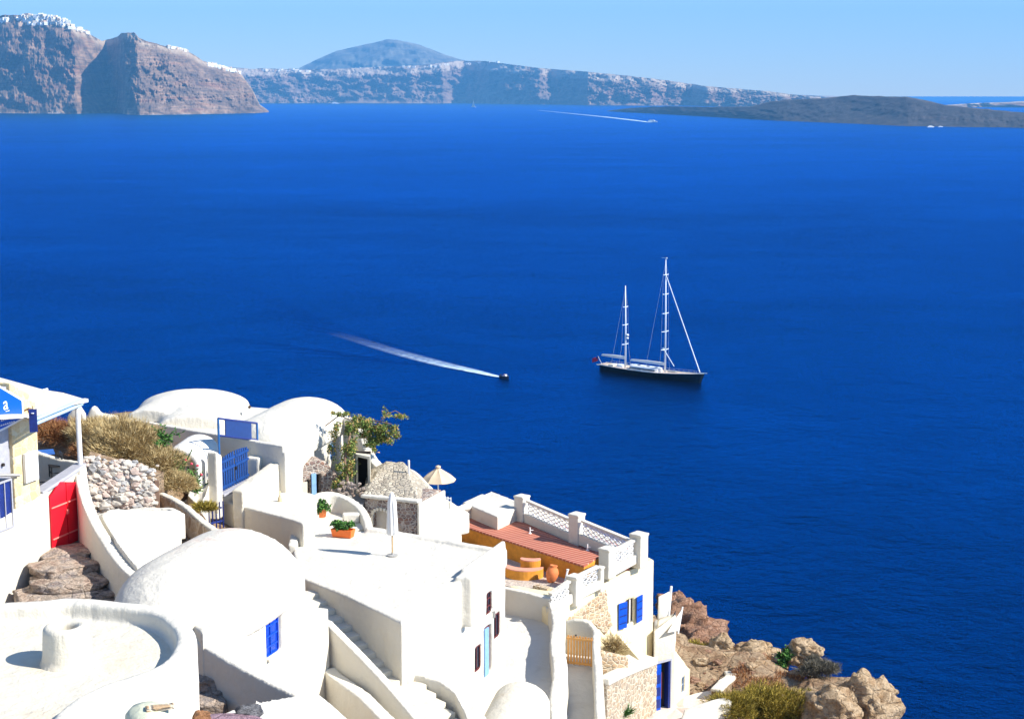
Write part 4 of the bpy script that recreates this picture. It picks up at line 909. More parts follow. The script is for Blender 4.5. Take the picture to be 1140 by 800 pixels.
# vine
vt = at(388,540,Y=71.0); T = thing('flowering_vine', vt, 'straggling flowering vine climbing the end wall and spilling over towards the sea', 'vine')
b = B(); st = [vt, at(384,515,Y=71.6), at(388,492,Y=72.2), at(395,470,Y=73), at(415,468,Y=73.5), at(436,472,Y=73.6)]
b.tube(smooth_curve([tuple(p) for p in st],4), [.07-.0025*i for i in range(21)], 6)
b.tube([at(395,470,Y=73), at(378,462,Y=73.4), at(362,474,Y=73.2)], .03, 5); b.tube([at(415,480,Y=73.5), at(428,462,Y=73.7), at(440,457,Y=73.9), at(452,464,Y=74)], .02, 5); b.obj('stem', WOOD, T)
f = B()
for px,py,Yv,rx,rz,n in ((390,478,72.6,.38,.7,900),(388,503,72,.42,.6,800),(384,525,71.4,.5,.5,800),(380,540,71,.45,.3,500),(402,470,73.2,.6,.4,700),(418,482,73.5,.75,.5,1300),(430,490,73.6,.6,.42,1000),(432,476,73.6,.4,.35,400),(412,495,73.5,.4,.3,400),(440,462,73.8,.5,.14,120),(372,478,73,.35,.5,260),(368,500,73,.25,.5,160),(379,460,73.4,.4,.18,180),(450,464,74,.15,.18,50),(428,460,73.8,.15,.3,70)):
    leaves(f, at(px,py,Y=Yv), (rx,.4,rz), int(n*2.2), .085, int(px+py), 9, .75)
f.obj('foliage', VIN, T)
# stone hut
h0, h1 = at(406,588,Y=70.2), at(464,588,Y=69.2)
hdv = planar_dir(h0,h1); hnv = Vector((hdv.y,-hdv.x,0)); T = thing('stone_hut', base_of([h0,h1], -20.2), 'square stone hut with a rough rubble roof and a white arched doorway', 'hut')
z1 = zat(h0, 553); o = B().prism([V2(h0),V2(h1),V2(h1)-hnv*2.6,V2(h0)-hnv*2.6], -21, z1).obj('wall', STW, T)
ap = on_line(h0,h1,425); B2 = B(); 
cut(o, obox(ap, hnv, .85, 1.3, .8, -19.0)); plaster(o, .06, .05, .4, 2)
obox(ap, hnv, .9, 1.4, .06, -19.0, None, -.33).obj('doorway', PAV, T)
sw3 = B().prism([V2(h1)+hnv*.05+hdv*.02, V2(h1)+hnv*.05+hdv*.16, V2(h1)-hnv*2.7+hdv*.16, V2(h1)-hnv*2.7+hdv*.02], -21, z1-.03); plaster(sw3.obj('side_wall', WHS, T), .05, .04)
ar = B(); 
for i in range(9): a = math.pi*i/8; q_ = V2(ap)+hdv*math.cos(a)*.44; ar.box(q_+hnv*.03+Vector((0,0,-18.5+math.sin(a)*.28)), (.12,.1,.14), math.atan2(hdv.y,hdv.x))
for s in (-1,1): ar.box(V2(ap)+hdv*s*.46+hnv*.03+Vector((0,0,-19.0)), (.1,.1,1.0), math.atan2(hdv.y,hdv.x))
ar.obj('arch_surround', WHS, T)
cor = B().prism([V2(h0)+hnv*.16-hdv*.12, V2(h1)+hnv*.16+hdv*.15, V2(h1)-hnv*.3+hdv*.15, V2(h0)-hnv*.3-hdv*.12], z1-.02, z1+.13); plaster(cor.obj('cornice', WH, T), .045, .03, .4)
rg0, rg1 = at(430,513,Y=73.4), at(449,514,Y=73.4); ea0, ea1, ea2, ea3 = V2(h0)+Vector((-.05,-.02,z1+.12)), V2(h1)+Vector((.1,0,z1+.1)), at(477,540,Y=73.4), at(409,524,Y=73.6)
rf = B(); rf.add([ea0,ea1,ea2,ea3,rg0,rg1,ea0-Vector((0,0,.12)),ea1-Vector((0,0,.12)),ea2-Vector((0,0,.12)),ea3-Vector((0,0,.12))], [[0,1,5,4],[1,2,5],[2,3,4,5],[3,0,4],[6,7,1,0],[7,8,2,1],[8,9,3,2],[9,6,0,3],[9,8,7,6]]); o = rf.obj('roof', STR, T); plaster(o, .06, .12, .4, 0)
pm = at(455.5,550,Y=72.2); T = thing('white_mast', pm, 'thin white mast rising above the rubble roof', 'mast'); B().tube([pm, Vector((pm.x,pm.y,zat(pm,512)))], .045, 8).obj('mast_pole', WPT, T)
# white stepped wall right of the hut and platform below the open parasol
T = thing('sloping_garden_wall', at(480,550,Y=74), 'white and beige wall sloping down from the rubble roof towards the open parasol', 'wall')
sw = PY([(452,521,74.2),(462,524,74.2),(471,533,74.4),(480,543,74.6),(492,553,75),(505,561,75.5),(520,570,76)])
o = B().wall(sw, .45, -21).obj('wall', WHS, T); plaster(o, .07, .06, .5)
bq = PY([(470,550,73.2),(478,556,73.0),(470,560,72.4),(464,552,72.6)])
poly = [V2(p) for p in P([(465,556),(470,550),(500,556),(514,566),(508,578),(500,594),(500,604),(440,596),(412,590),(464,588)], -19.75)]
solid_block('sun_terrace', 'flat white terrace between the stone hut and the ochre deck', 'terrace', poly, [-19.75,-19.7,-19.75,-19.9,-20.2,-20.6,-20.5,-20.2,-20.2,-20.0], -26)
T = thing('picket_rail', at(488,560,Y=74), 'short white picket rail beneath the open parasol', 'railing')
b = B()
for i in range(11):
    q = at(470+i*3.2, 557+i*.7, Y=75.0); b.box(q+Vector((0,0,.22)), (.05,.03,.5))
q0,q1 = at(470,557,Y=75.05), at(502,564,Y=75.05); b.tube([q0+Vector((0,0,.4)), q1+Vector((0,0,.4))], .03, 6); b.obj('rail', WPT, T)
# open parasol
pu = at(488,560,Y=77.5); T = thing('open_parasol', pu, 'open cream parasol with eight panels at the edge of the terrace against the sea', 'parasol')
zt_ = zat(pu,519.5); zr = zat(pu,534); B().tube([pu, Vector((pu.x,pu.y,zt_))], .03, 8).obj('pole', WPT, T)
b = B(); c_ = Vector((pu.x,pu.y,zt_)); vs = [c_]; K = 8
for ring,(rr,dz) in enumerate(((.30,.30),(.62,.62),(.9,1.0))):
    for j in range(K*4):
        a = 2*math.pi*(j/4+.3)/K; f_ = (j%4)/4; sag = math.cos(math.pi/K)/math.cos((f_-.5)*2*math.pi/K); vs.append(Vector((pu.x+rr*math.cos(a)*sag, pu.y+rr*math.sin(a)*sag, zt_+(zr-zt_)*dz-.03*math.sin(math.pi*f_))))
n = K*4; b.add(vs, [[0,1+j,1+(j+1)%n] for j in range(n)]+[[1+r*n+j,1+(r+1)*n+j,1+(r+1)*n+(j+1)%n,1+r*n+(j+1)%n] for r in range(2) for j in range(n)])
o = b.obj('canopy', CANB, T); o.modifiers.new('s','SOLIDIFY').thickness = .02
B().lathe(Vector((pu.x,pu.y,zt_)), [(.14,-.02),(.12,.04),(.03,.08),(0,.09)], 10).obj('cap', CANB, T)
b = B()
for j in range(K): a = 2*math.pi*(j+.3)/K; b.tube([Vector((pu.x,pu.y,zt_-.06)), Vector((pu.x+.88*math.cos(a), pu.y+.88*math.sin(a), zr-.03))], .012, 4)
tag(b.obj('ribs', WOOD, T)); B().lathe(pu, [(.2,0),(.2,.06),(0,.07)], 14).obj('base', WH, T)
# ================================================================= J. ochre deck terrace, balustrades
ZD = -22.5
DFL, DFR, DBR, DBL = at(503,581,z=ZD), at(650,630,z=ZD), at(667,619,z=ZD), at(571,576,z=ZD)
ddv = planar_dir(DFL, DFR); dang = math.atan2(ddv.y, ddv.x)
DECK = planks('salmon_deck_boards', (.46,.13,.075), (.64,.34,.24), 1.15, -dang); MOS = stone_mat('red_mosaic', [(.45,.12,.09),(.55,.20,.15),(.35,.09,.08),(.60,.30,.24)], (.35,.16,.13), 6, .06, 1, .5)
# wide white base of the deck house
cor = at(712,622,z=ZD); wr0 = at(612,676,z=-23.2)
WDR = planar_dir(wr0, cor); WDN = Vector((WDR.y,-WDR.x,0)); tail = V2(cor)+WDR*1.25
back = at(585,566,z=ZD)
body = [V2(wr0), V2(cor), tail, V2(at(600,560,z=ZD))+Vector((.3,0,0)), V2(at(547,545,z=-21.7)), V2(at(488,574,z=-22.0)), V2(at(505,606,z=-23.5)), V2(at(560,650,z=-23.5))]
T = thing('terrace_house', base_of(body, -29), 'tall white house carrying the ochre deck, cobalt shutters on its sunlit side', 'house')
o = B().prism(body, -29.2, [-23.3,-22.55,-22.8,-22.6,-22.6,-22.6,-23.55,-23.5]).obj('wall', WHY, T)
sw_ = on_line(wr0, cor, 701.5)
shz0, shz1 = zat(sw_, 667), zat(sw_, 694); cut(o, obox(sw_, WDN, .72, shz1-shz0 if shz1 > shz0 else shz0-shz1, .9, (shz0+shz1)/2))
# courtyard sunk in front of the deck
cy = [V2(at(x,y,z=-23.5)) for x,y in ((504,602),(554,646),(564,653),(618,666),(643,652),(668,636),(630,616),(540,590))]
q7 = on_line(wr0, cor, 698.5); cut(o, obox(q7, WDN, .85, .75, .7, zat(q7,731)))
cut(o, B().prism([V2(at(x,y,z=-23.5)) for x,y in ((507,604),(556,646),(566,652),(617,663),(640,650),(664,637),(630,618),(540,592))], -23.95, -20))
plaster(o, .085, .06)
hz = abs(shz0-shz1); zc = (shz0+shz1)/2
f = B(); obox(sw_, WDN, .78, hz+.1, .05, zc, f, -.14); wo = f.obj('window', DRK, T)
obox(sw_+WDR*.10, WDN, .09, hz*.95, .04, zc, None, -.08).obj('curtain', CANW, wo)
for s_, lab in ((-1,'left'),(1,'right')):
    c_ = V2(sw_)+WDR*s_*.70+WDN*.10; sh_ = B(); obox(c_, (WDN+WDR*s_*.12), .58, hz+.08, .05, zc, sh_)
    so = sh_.obj('shutter', BLU, T)
    for k in range(3): sl_ = B(); obox(c_, (WDN+WDR*s_*.12), .46, .04, .03, zc-hz*.3+k*hz*.3, sl_, .04); tag(sl_.obj('slat', BLD, so))
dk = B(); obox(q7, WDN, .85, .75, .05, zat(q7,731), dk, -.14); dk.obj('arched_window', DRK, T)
# exposed stone patch under the balustrade
sp0 = [V2(wr0)+WDR*.5, V2(wr0)+WDR*4.2]
pz = B(); pts = [(0.45,-25.2),(0.5,-24.2),(2.0,-23.9),(4.3,-23.35),(4.5,-24.4),(4.9,-25.3),(4.2,-25.6),(3.4,-24.9),(2.2,-24.6),(1.2,-24.75)]
pv = [V2(wr0)+WDR*u+WDN*.05+Vector((0,0,z)) for u,z in pts]; pv2 = [p-WDN*.15 for p in pv]; k = len(pv)
pz.add(pv+pv2, [list(range(k)), list(range(k,2*k))[::-1]]+[[i,(i+1)%k,(i+1)%k+k,i+k] for i in range(k)]); o = pz.obj('stone_patch', STP, T); plaster(o, .05, .08, .3, 2)
# deck
T = thing('ochre_deck', base_of([DFL,DFR,DBR,DBL], ZD-1.1), 'raised salmon boarded deck with bright ochre front wall on the seaward terrace', 'deck')
dp_ = [V2(DFL), V2(DFR), V2(DBR), V2(DBL), V2(at(520,571,z=ZD))]
o = B().prism(dp_, ZD-1.12, ZD-.05).obj('wall', OCH, T); plaster(o, .07, .05, .8, 2)
B().prism([p+Vector((0,0,0)) for p in dp_], ZD-.07, ZD+.02).obj('deck_boards', DECK, T)
tag(B().prism([V2(at(x,y,z=ZD-.1)) for x,y in ((571,577),(578,568),(708,612),(700,628),(667,621))], ZD-.8, ZD-.1).obj('mosaic_walk', MOS), kind='structure')
tag(B().prism(cy, -24.2, -23.44).obj('pebble_courtyard', PEB), kind='structure')
for px, py in ((590,594),(654,613)):
    q = at(px,py,z=ZD); T = thing('tap_post', q, 'tiny white fitting on the salmon deck, nearer the '+('planter bench' if px < 600 else 'corner pillar'), 'fitting')
    B().lathe(q, [(.08,0),(.08,.05),(.035,.07),(.03,.34),(.0,.36)], 10).obj('stand', WPT, T); B().box(q+Vector((.08,0,.2)), (.2,.04,.04)).obj('spout', WPT, T)
# white bench block on the deck
bb_ = [V2(p) for p in P([(515,573),(554,590),(575,580),(537,563)], ZD)]
solid_block('masonry_bench', 'white masonry box with a shaded left face at the back of the ochre deck', 'bench', bb_, ZD+.72, ZD-.3, WH, .06, .03)
ww0 = PY([(488,573,82.6),(547,545.5,86.3),(575,556,84.6)])
T = thing('deck_back_wall', base_of(ww0,-23), 'low white wall with a corner point closing the seaward end of the deck', 'wall')
o = B().prism([V2(at(480,576,Y=81.5)), V2(at(547,546,Y=86.5)), V2(at(578,558,Y=84.8)), V2(at(575,570,Y=84)), V2(at(540,565,Y=85)), V2(at(500,584,Y=83.2))], -24.4, [zat(at(480,576,Y=81.5),576), zat(at(547,546,Y=86.5),546), zat(at(578,558,Y=84.8),558), zat(at(575,570,Y=84),566), zat(at(540,565,Y=85),561), zat(at(500,584,Y=83.2),580)]).obj('wall', WH, T); plaster(o, .07, .04)
# pillars and lattice panels
def pillar(px, yt, yb, Yv, w_, label, ang=None, cap=True):
    q = at(px, yb, Y=Yv); zt = zat(q, yt); T = thing('balustrade_pillar', q, label, 'pillar', None)
    a = math.atan2(WDR.y, WDR.x) if ang is None else ang
    b = B().box((q.x,q.y,(q.z+zt)/2-.15), (w_,w_,zt-q.z+.3), a); o = b.obj('pillar_body', WH, T)
    cut(o, B().box((q.x,q.y,zt-.04), (w_+.08,w_+.08,.09), a), True); plaster(o, .05, .02, .5, 2); return T
P1 = pillar(581,551,580,83.8,.62,'white balustrade pillar at the far left end of the lattice, by the masonry bench')
P2 = pillar(642,571,600,79.6,.62,'white balustrade pillar between the two seaward lattice panels')
P3 = pillar(711,593,624,76.3,.66,'white corner pillar at the right end of the lattice, above the sea')
P4 = pillar(676,609,636,74.6,.62,'white pillar beside the right end of the ochre deck wall')
P5 = pillar(640,640,666,72.6,.58,'white pillar at the corner of the pebble courtyard')
P6 = pillar(668,630,652,73.9,.30,'narrow white pillar stub joining the upper and lower lattice panels')
def lattice(a, b_, h_, z0a, z0b, cols, label, rows=3, base=.25):
    """white breeze-block panel: a masonry kerb, a top rail and a wall of ring shaped blocks with real holes"""
    a, b_ = V2(a), V2(b_); d = b_-a; Ln = d.length; d.normalize(); n = Vector((d.y,-d.x,0)); T = thing('lattice_panel', (a+b_)/2+Vector((0,0,(z0a+z0b)/2)), label, 'balustrade')
    zz = lambda u: z0a+(z0b-z0a)*u/Ln
    def bar(u0, v0, u1, v1, th, dp, bb):
        p = a+d*u0+Vector((0,0,zz(u0)+v0)); q = a+d*u1+Vector((0,0,zz(u1)+v1)); x = (q-p); L_ = x.length; x.normalize(); ax = Matrix((x, n, x.cross(n))).transposed(); bb.box((p+q)/2, (L_+th*.6, dp, th), ax)
    kb = B(); bar(0, base/2-.15, Ln, base/2-.15, base+.3, .32, kb); kb.obj('kerb', WH, T)
    tr = B(); bar(0, h_, Ln, h_, .10, .24, tr); tr.obj('top_rail', WH, T)
    cw_ = Ln/cols; ch = (h_-.04-base)/rows; g = B()
    for i in range(cols):
        for j in range(rows):
            u, v = (i+.5)*cw_, base+(j+.5)*ch; r_ = .47
            pts = [(u+math.cos(t)*cw_*r_, v+math.sin(t)*ch*r_) for t in [math.pi/3*kk+math.pi/6 for kk in range(6)]]
            for kk in range(6): bar(*pts[kk], *pts[(kk+1)%6], .034, .06, g)
            bar(u-cw_*.5, v, u-cw_*.3, v, .03, .06, g); bar(u+cw_*.3, v, u+cw_*.5, v, .03, .06, g); bar(u-cw_*.16, v, u+cw_*.16, v, .03, .06, g)
    tag(g.obj('breeze_blocks', WPT, T)); return T
def zb_at(px, py, Yv): return at(px, py, Y=Yv)
def lat(pxa, ya, Ya, pxb, yb, Yb, h_, cols, label, rows=3, base=.25): 
    a, b_ = at(pxa,ya,Y=Ya), at(pxb,yb,Y=Yb); lattice(a, b_, h_, a.z, b_.z, cols, label, rows, base)
lat(588,577,83.4, 635,598,80.1, .95, 8, 'white pierced block balustrade on the left of the seaward side')
lat(649,600,79.2, 704,623,76.7, .95, 9, 'white pierced block balustrade on the right of the seaward side')
lat(683,632,74.9, 705,620,76.0, .85, 3, 'short white pierced panel between the corner pillar and the deck wall', 3, .12)
lat(645,658,73.0, 665,648,73.8, .78, 3, 'short white pierced panel below the right end of the deck', 2, .12)
lat(613,678,71.4, 633,664,72.3, .74, 3, 'lowest short white pierced panel beside the courtyard corner', 2, .12)
# courtyard things: two curved benches, big jar, pole
T = thing('curved_bench', at(580,628,z=-23.4), 'larger curved ochre bench with a salmon top in the courtyard, nearer the camera', 'bench')
def crescent(T, c, r0, r1, a0, a1, z0, z1, taper=True):
    n = 16; vs = []; top = []
    for i in range(n+1):
        u = i/n; a = a0+(a1-a0)*u; k = math.sin(math.pi*min(1,max(0,u)))**.6 if taper else 1
        for r_ in (r0+(r1-r0)*(.5-.5*k), r1-(r1-r0)*(.5-.5*k)): top.append(Vector((c.x+r_*math.cos(a), c.y+r_*math.sin(a), 0)))
    def strip(za, zb_):
        b = B(); m_ = len(top); b.add([p+Vector((0,0,za)) for p in top]+[p+Vector((0,0,zb_)) for p in top], [[2*i,2*i+2,2*i+3,2*i+1] for i in range(n)]+[[m_+2*i,m_+2*i+1,m_+2*i+3,m_+2*i+2] for i in range(n)]+[[2*i,m_+2*i,m_+2*i+2,2*i+2] for i in range(n)]+[[2*i+1,2*i+3,m_+2*i+3,m_+2*i+1] for i in range(n)]+[[0,1,m_+1,m_],[2*n,m_+2*n,m_+2*n+1,2*n+1]]); return b
    strip(z0, z1-.05).obj('bench_base', OCH, T); strip(z1-.05, z1).obj('seat', SALM, T)
cb = at(586,643,z=-23.44)
crescent(T, cb+Vector((.0,.85,0)), .75, 1.3, R(185), R(325), -23.5, -22.95)
T = thing('curved_bench', at(590,615,z=-23.4), 'smaller curved ochre bench with a salmon top against the deck wall', 'bench')
crescent(T, cb+Vector((.25,1.15,0)), .25, .72, R(190), R(335), -23.5, -22.7)
jb = at(613,648,z=-23.44); T = thing('terracotta_jar', jb, 'large tilted terracotta amphora standing against the ochre deck wall', 'jar')
j = B().lathe((0,0,0), [(.14,0),(.26,.12),(.36,.4),(.38,.62),(.30,.85),(.20,.95),(.24,1.02),(.24,1.05),(.15,1.03),(.14,.9),(0,.9)], 24); M_ = Matrix.Rotation(R(10),3,'Y')@Matrix.Rotation(R(-6),3,'X')
for v in j.v: v.xyz = M_@(v*.82)+jb
j.obj('jar_body', TERR, T, True); bb = B(); bb.lathe((0,0,0), [(.14,.93),(.0,.935)], 16)
for v in bb.v: v.xyz = M_@(v*.82)+jb
bb.obj('mouth', DRK, T)
pl0, pl1 = at(626,656,Y=72.6), at(632,634,Y=73.0); T = thing('white_pole', pl0, 'leaning white pole at the corner of the pebble courtyard', 'pole'); B().tube([pl0-Vector((0,0,.3)), pl1], .045, 8).obj('pole_body', WPT, T); B().lathe(pl1-Vector((0,0,.02)), [(.06,0),(.07,.05),(0,.07)], 10).obj('cap', WPT, T)
bx = at(604,657,z=-23.4); T = thing('stone_trough', bx, 'low sandy coloured block at the near edge of the pebble courtyard', 'trough'); bevel(B().box(bx+Vector((0,0,.1)), (.9,.4,.24), -.7).obj('block', STP, T), .03)
# ================================================================= K. walls and lanes below the courtyard
w0 = PY([(556,652,73.4),(590,659,72.4),(618,667,71.7)])
T = thing('courtyard_wall', base_of(w0,-25), 'white wall with a bluish shaded face at the near side of the pebble courtyard', 'wall')
o = B().wall(w0, .32, -26).obj('wall', WH, T); plaster(o, .07, .04)
ZL = -24.1
tag(B().prism([V2(at(x,y,z=ZL)) for x,y in ((556,676),(622,690),(634,830),(505,840),(540,740))], ZL-1, ZL).obj('lane', PAV), kind='structure')
w1 = [tuple(p) for p in PY([(617,668,71.6),(622,690,69.5),(620,715,66.4),(624,745,62.8),(620,775,59.8),(622,800,57.4),(624,840,54)])]
T = thing('lane_wall', base_of([Vector(p) for p in w1],-26), 'thick uneven white wall between the two shaded lanes', 'wall')
o = B().wall(smooth_curve(w1,3), .62, -27).obj('wall', WH, T); plaster(o, .08, .09, .9)
ZL2 = -24.75
tag(B().prism([V2(at(x,y,z=ZL2)) for x,y in ((628,700),(668,700),(676,830),(628,840))], ZL2-1, ZL2).obj('lower_lane', PAV), kind='structure')
w2 = [tuple(p) for p in PY([(664,700,68.6),(664,720,66.6),(666,745,63.6),(667,775,60.6),(668,800,58.3),(669,840,55)])]
T = thing('thin_lane_wall', base_of([Vector(p) for p in w2],-26), 'thin tall white wall right of the lane with the orange wooden gate', 'wall')
o = B().wall(smooth_curve(w2,3), .34, -28).obj('wall', WH, T); plaster(o, .07, .05)
# arched back wall of the lane with the gate
ab0, ab1 = at(626,700,Y=69.6), at(668,700,Y=69.0)
T = thing('arched_lane_end', base_of([ab0,ab1],-25), 'shaded white wall with a rounded top closing the lane behind the orange gate', 'wall')
prof = [(626,694),(632,690),(640,688.5),(650,689),(657,692),(662,698),(667,706)]
top = [V2(on_line(ab0,ab1,x))+Vector((0,0,zat(on_line(ab0,ab1,x),y))) for x,y in prof]
o = B().wall(top, .3, -25.5).obj('wall', WHS, T); plaster(o, .06, .04)
ga, gb = at(631,728,Y=67.9), at(660,728,Y=67.5); gq = planar_dir(ga,gb); gk = Vector((gq.y,-gq.x,0)); gl_ = (V2(gb)-V2(ga)).length
T = thing('orange_gate', V2((ga+gb)/2)+Vector((0,0,ZL2)), 'low orange wooden slatted gate across the shaded lane', 'gate')
b = B(); z0, z1 = ZL2+.06, zat(ga,706)
for i in range(9): p = V2(ga)+gq*gl_*(i+.5)/9; obox(p, gk, gl_/9*.62, z1-z0-(.04 if i%2 else 0), .03, (z0+z1)/2, b)
b.obj('slats', ORW, T)
for zz in (z0+.1, z1-.14): b = B(); obox(V2(ga)+gq*gl_/2, gk, gl_, .1, .04, zz, b, .036); b.obj('rail', ORW, T)
lt = B(); lt.lathe(V2(ga)+gq*gl_*.35+Vector((0,0,z1-.02)), [(.03,0),(.05,.05),(0,.1)], 8); lt.obj('knob', BLK, T)
# low stone wall with white coping by the door and annex
s0, s1 = at(672,760,Y=66.5), at(727,740,Y=72.2)
T = thing('stone_garden_wall', base_of([s0,s1],-28.5), 'pale stone faced wall with white sloping top left of the cobalt door', 'wall')
sw2 = [(671,757,66.6),(690,748,68.8),(706,741,70.6),(727,733,72.4)]
top = PY(sw2)
o = B().wall(top, .45, -29.5).obj('wall', STL, T); plaster(o, .07, .08, .4, 2)
o = B().wall([p+Vector((0,0,.12)) for p in top], .58, [p.z-.22 for p in top]).obj('coping', WH, T); plaster(o, .06, .05)
T = thing('lane_corner_wall', at(668,730,Y=67.5), 'brownish stained low wall beside the thin white wall, under the stone patch', 'wall')
o = B().wall(PY([(668,724,69.2),(682,727,69.3),(698,730,69.6)]), .35, -27).obj('wall', STP, T); plaster(o, .06, .05)
o = B().prism([V2(at(x,y,z=-25.9)) for x,y in ((668,738),(700,728),(712,735),(680,752))], -28, -25.9).obj('landing', WH, T)
# annex with the cobalt door
x0, x1, x2 = at(722,785,Y=72.0), at(750,783,Y=72.9), at(768,776,Y=74.9)
zan = -28.65
T = thing('door_annex', base_of([x0,x1,x2],zan), 'small cream annex with an open cobalt blue door, at the edge of the cliff', 'annex')
fx = [V2(x0)-WDN*.0+Vector((-.4,0,0)), V2(x1), V2(x2), V2(x2)+Vector((-2.2,1.4,0)), V2(x0)+Vector((-1.4,2.6,0))]
o = B().prism(fx, zan-1.2, [zat(x0,735), zat(x1,722), zat(x2,744), zat(x2,738), zat(x0,724)]).obj('wall', WHY, T)
adv = planar_dir(x0,x1); adn = Vector((adv.y,-adv.x,0)); dpx = on_line(x0,x1,736.5); dw_ = .98; dz0, dz1 = zan+.02, zat(dpx,737)
cut(o, obox(dpx, adn, dw_, dz1-dz0, .6, (dz0+dz1)/2)); av2 = planar_dir(x1,x2); an2 = Vector((av2.y,-av2.x,0)); wq = on_line(x1,x2,760.5); cut(o, obox(wq, an2, .42, .8, .3, zat(wq,762))); plaster(o, .06, .04)
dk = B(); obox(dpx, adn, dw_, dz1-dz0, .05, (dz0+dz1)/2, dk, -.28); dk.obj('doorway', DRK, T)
lf = B(); obox(V2(dpx)-adv*.26, adn, .46, dz1-dz0-.05, .05, (dz0+dz1)/2, lf, -.05); l_ = lf.obj('door', BLU, T)
for k in range(3): pn_ = B(); obox(V2(dpx)-adv*.26, adn, .34, .42, .02, dz0+.35+k*.6, pn_, -.015); pn_.obj('door_panel', BLD, l_)
lf = B(); obox(V2(dpx)+adv*.42, adn, .10, dz1-dz0-.05, .4, (dz0+dz1)/2, lf, -.16); l_ = lf.obj('door', BLD, T); l_['label'] = 'navy door leaf folded inwards'
cu_ = B(); obox(V2(dpx)+adv*.12, adn, .12, 1.3, .03, (dz0+dz1)/2-.05, cu_, -.22); cu_.obj('curtain', MAR, T)
for s_ in (-1,1): b = B(); obox(V2(dpx)+adv*s_*(dw_/2+.035), adn, .08, dz1-dz0+.1, .1, (dz0+dz1)/2+.03, b, .01); b.obj('door_frame', GREYP, T)
b = B(); obox(V2(dpx), adn, dw_+.16, .09, .1, dz1+.06, b, .012); b.obj('lintel', GREYP, T)
window(T, wq, an2, .46, .85, zat(wq,762), simple('grey_blue_frame',(.30,.38,.50),.5), GLS, .08, (1,1), 'window')
# rounded shoulder and white balcony terrace behind, canvas sails
T = thing('sail_terrace', base_of([at(735,700,Y=78)],-29), 'white balcony with slanting white canvas panels at the cliff edge', 'terrace')
bl_ = [V2(at(728,700,Y=77)), V2(at(751,690,Y=77.6)), V2(at(753,690,Y=80)), V2(at(728,690,Y=81))]
o = B().prism(bl_, -31, [zat(bl_[0],702), zat(bl_[1],684), zat(bl_[2],684), zat(bl_[3],690)]).obj('wall', WH, T); plaster(o, .07, .04)
def sheet(name, quad, m_, T, th=.04):
    b = B(); q = [Vector(x) for x in quad]; n = 8; vs = []
    for i in range(n+1):
        for j_ in range(n+1):
            u, v = i/n, j_/n; p = (q[0]*(1-u)+q[1]*u)*(1-v)+(q[3]*(1-u)+q[2]*u)*v; p += Vector((0,-.12,-.10))*math.sin(math.pi*u)*math.sin(math.pi*v); vs.append(p)
    b.add(vs, [[i*(n+1)+j_,(i+1)*(n+1)+j_,(i+1)*(n+1)+j_+1,i*(n+1)+j_+1] for i in range(n) for j_ in range(n)]); o = b.obj(name, m_, T, True); o.modifiers.new('s','SOLIDIFY').thickness = th; return o
sheet('canvas', [at(732,690,Y=78.5), at(744,686,Y=78.8), at(745,658,Y=78.8), at(733,664,Y=78.5)], CANW, T)
sheet('canvas', [at(731,706,Y=77.2), at(752,690,Y=77.6), at(752,682,Y=78.4), at(732,690,Y=78.2)], CAN, T)
sheet('canvas', [at(743,704,Y=77.0), at(756,702,Y=77.6), at(759,677,Y=78.2), at(758,679,Y=78.2)], CANW, T)
B().tube([at(744,690,Y=78.7), at(747.5,652,Y=78.9)], .06, 6).obj('pole', WPT, T); B().tube([at(755,705,Y=77.6), at(760,675,Y=78.3)], .035, 6).obj('pole', WPT, T); B().tube([at(743,700,Y=77.5), at(752,680,Y=78.4)], .03, 6).obj('pole', BLK, T)
# paving by the door
tag(B().prism([V2(at(x,y,z=-28.66)) for x,y in ((668,800),(700,785),(750,780),(775,772),(795,768),(800,800),(790,830),(660,840))], -30, -28.62).obj('door_paving', stone_mat('slab_paving', [(.62,.50,.42),(.70,.62,.52),(.50,.40,.34)], (.72,.62,.50), 1.2, .04, 1, .4)), kind='structure')
# curved retaining walls right of the annex
T = thing('curved_garden_wall', at(790,755,Y=76), 'brown curved earth retaining wall with a white rounded top behind the annex', 'wall')
cwp = smooth_curve([tuple(p) for p in PY([(762,752,77.5),(774,741,79),(790,739,79.3),(806,743,78.2),(814,752,76.6),(806,759,75),(797,768,73.6)])], 3)
o = B().wall(cwp, .5, -30.5).obj('wall', SLP, T); plaster(o, .08, .06)
o = B().wall([p+Vector((0,0,.08)) for p in cwp], .56, [p.z-.12 for p in cwp]).obj('coping', WHS, T); plaster(o, .06, .05, .5)
T = thing('low_white_wall', at(785,790,Y=70.5), 'low white plastered wall in front of the yellow green bush', 'wall')
o = B().wall(PY([(764,803,69.5),(768,790,70.3),(782,785,70.8),(799,780,71.3),(811,777,71.6)]), .6, -31).obj('wall', WH, T); plaster(o, .08, .06)
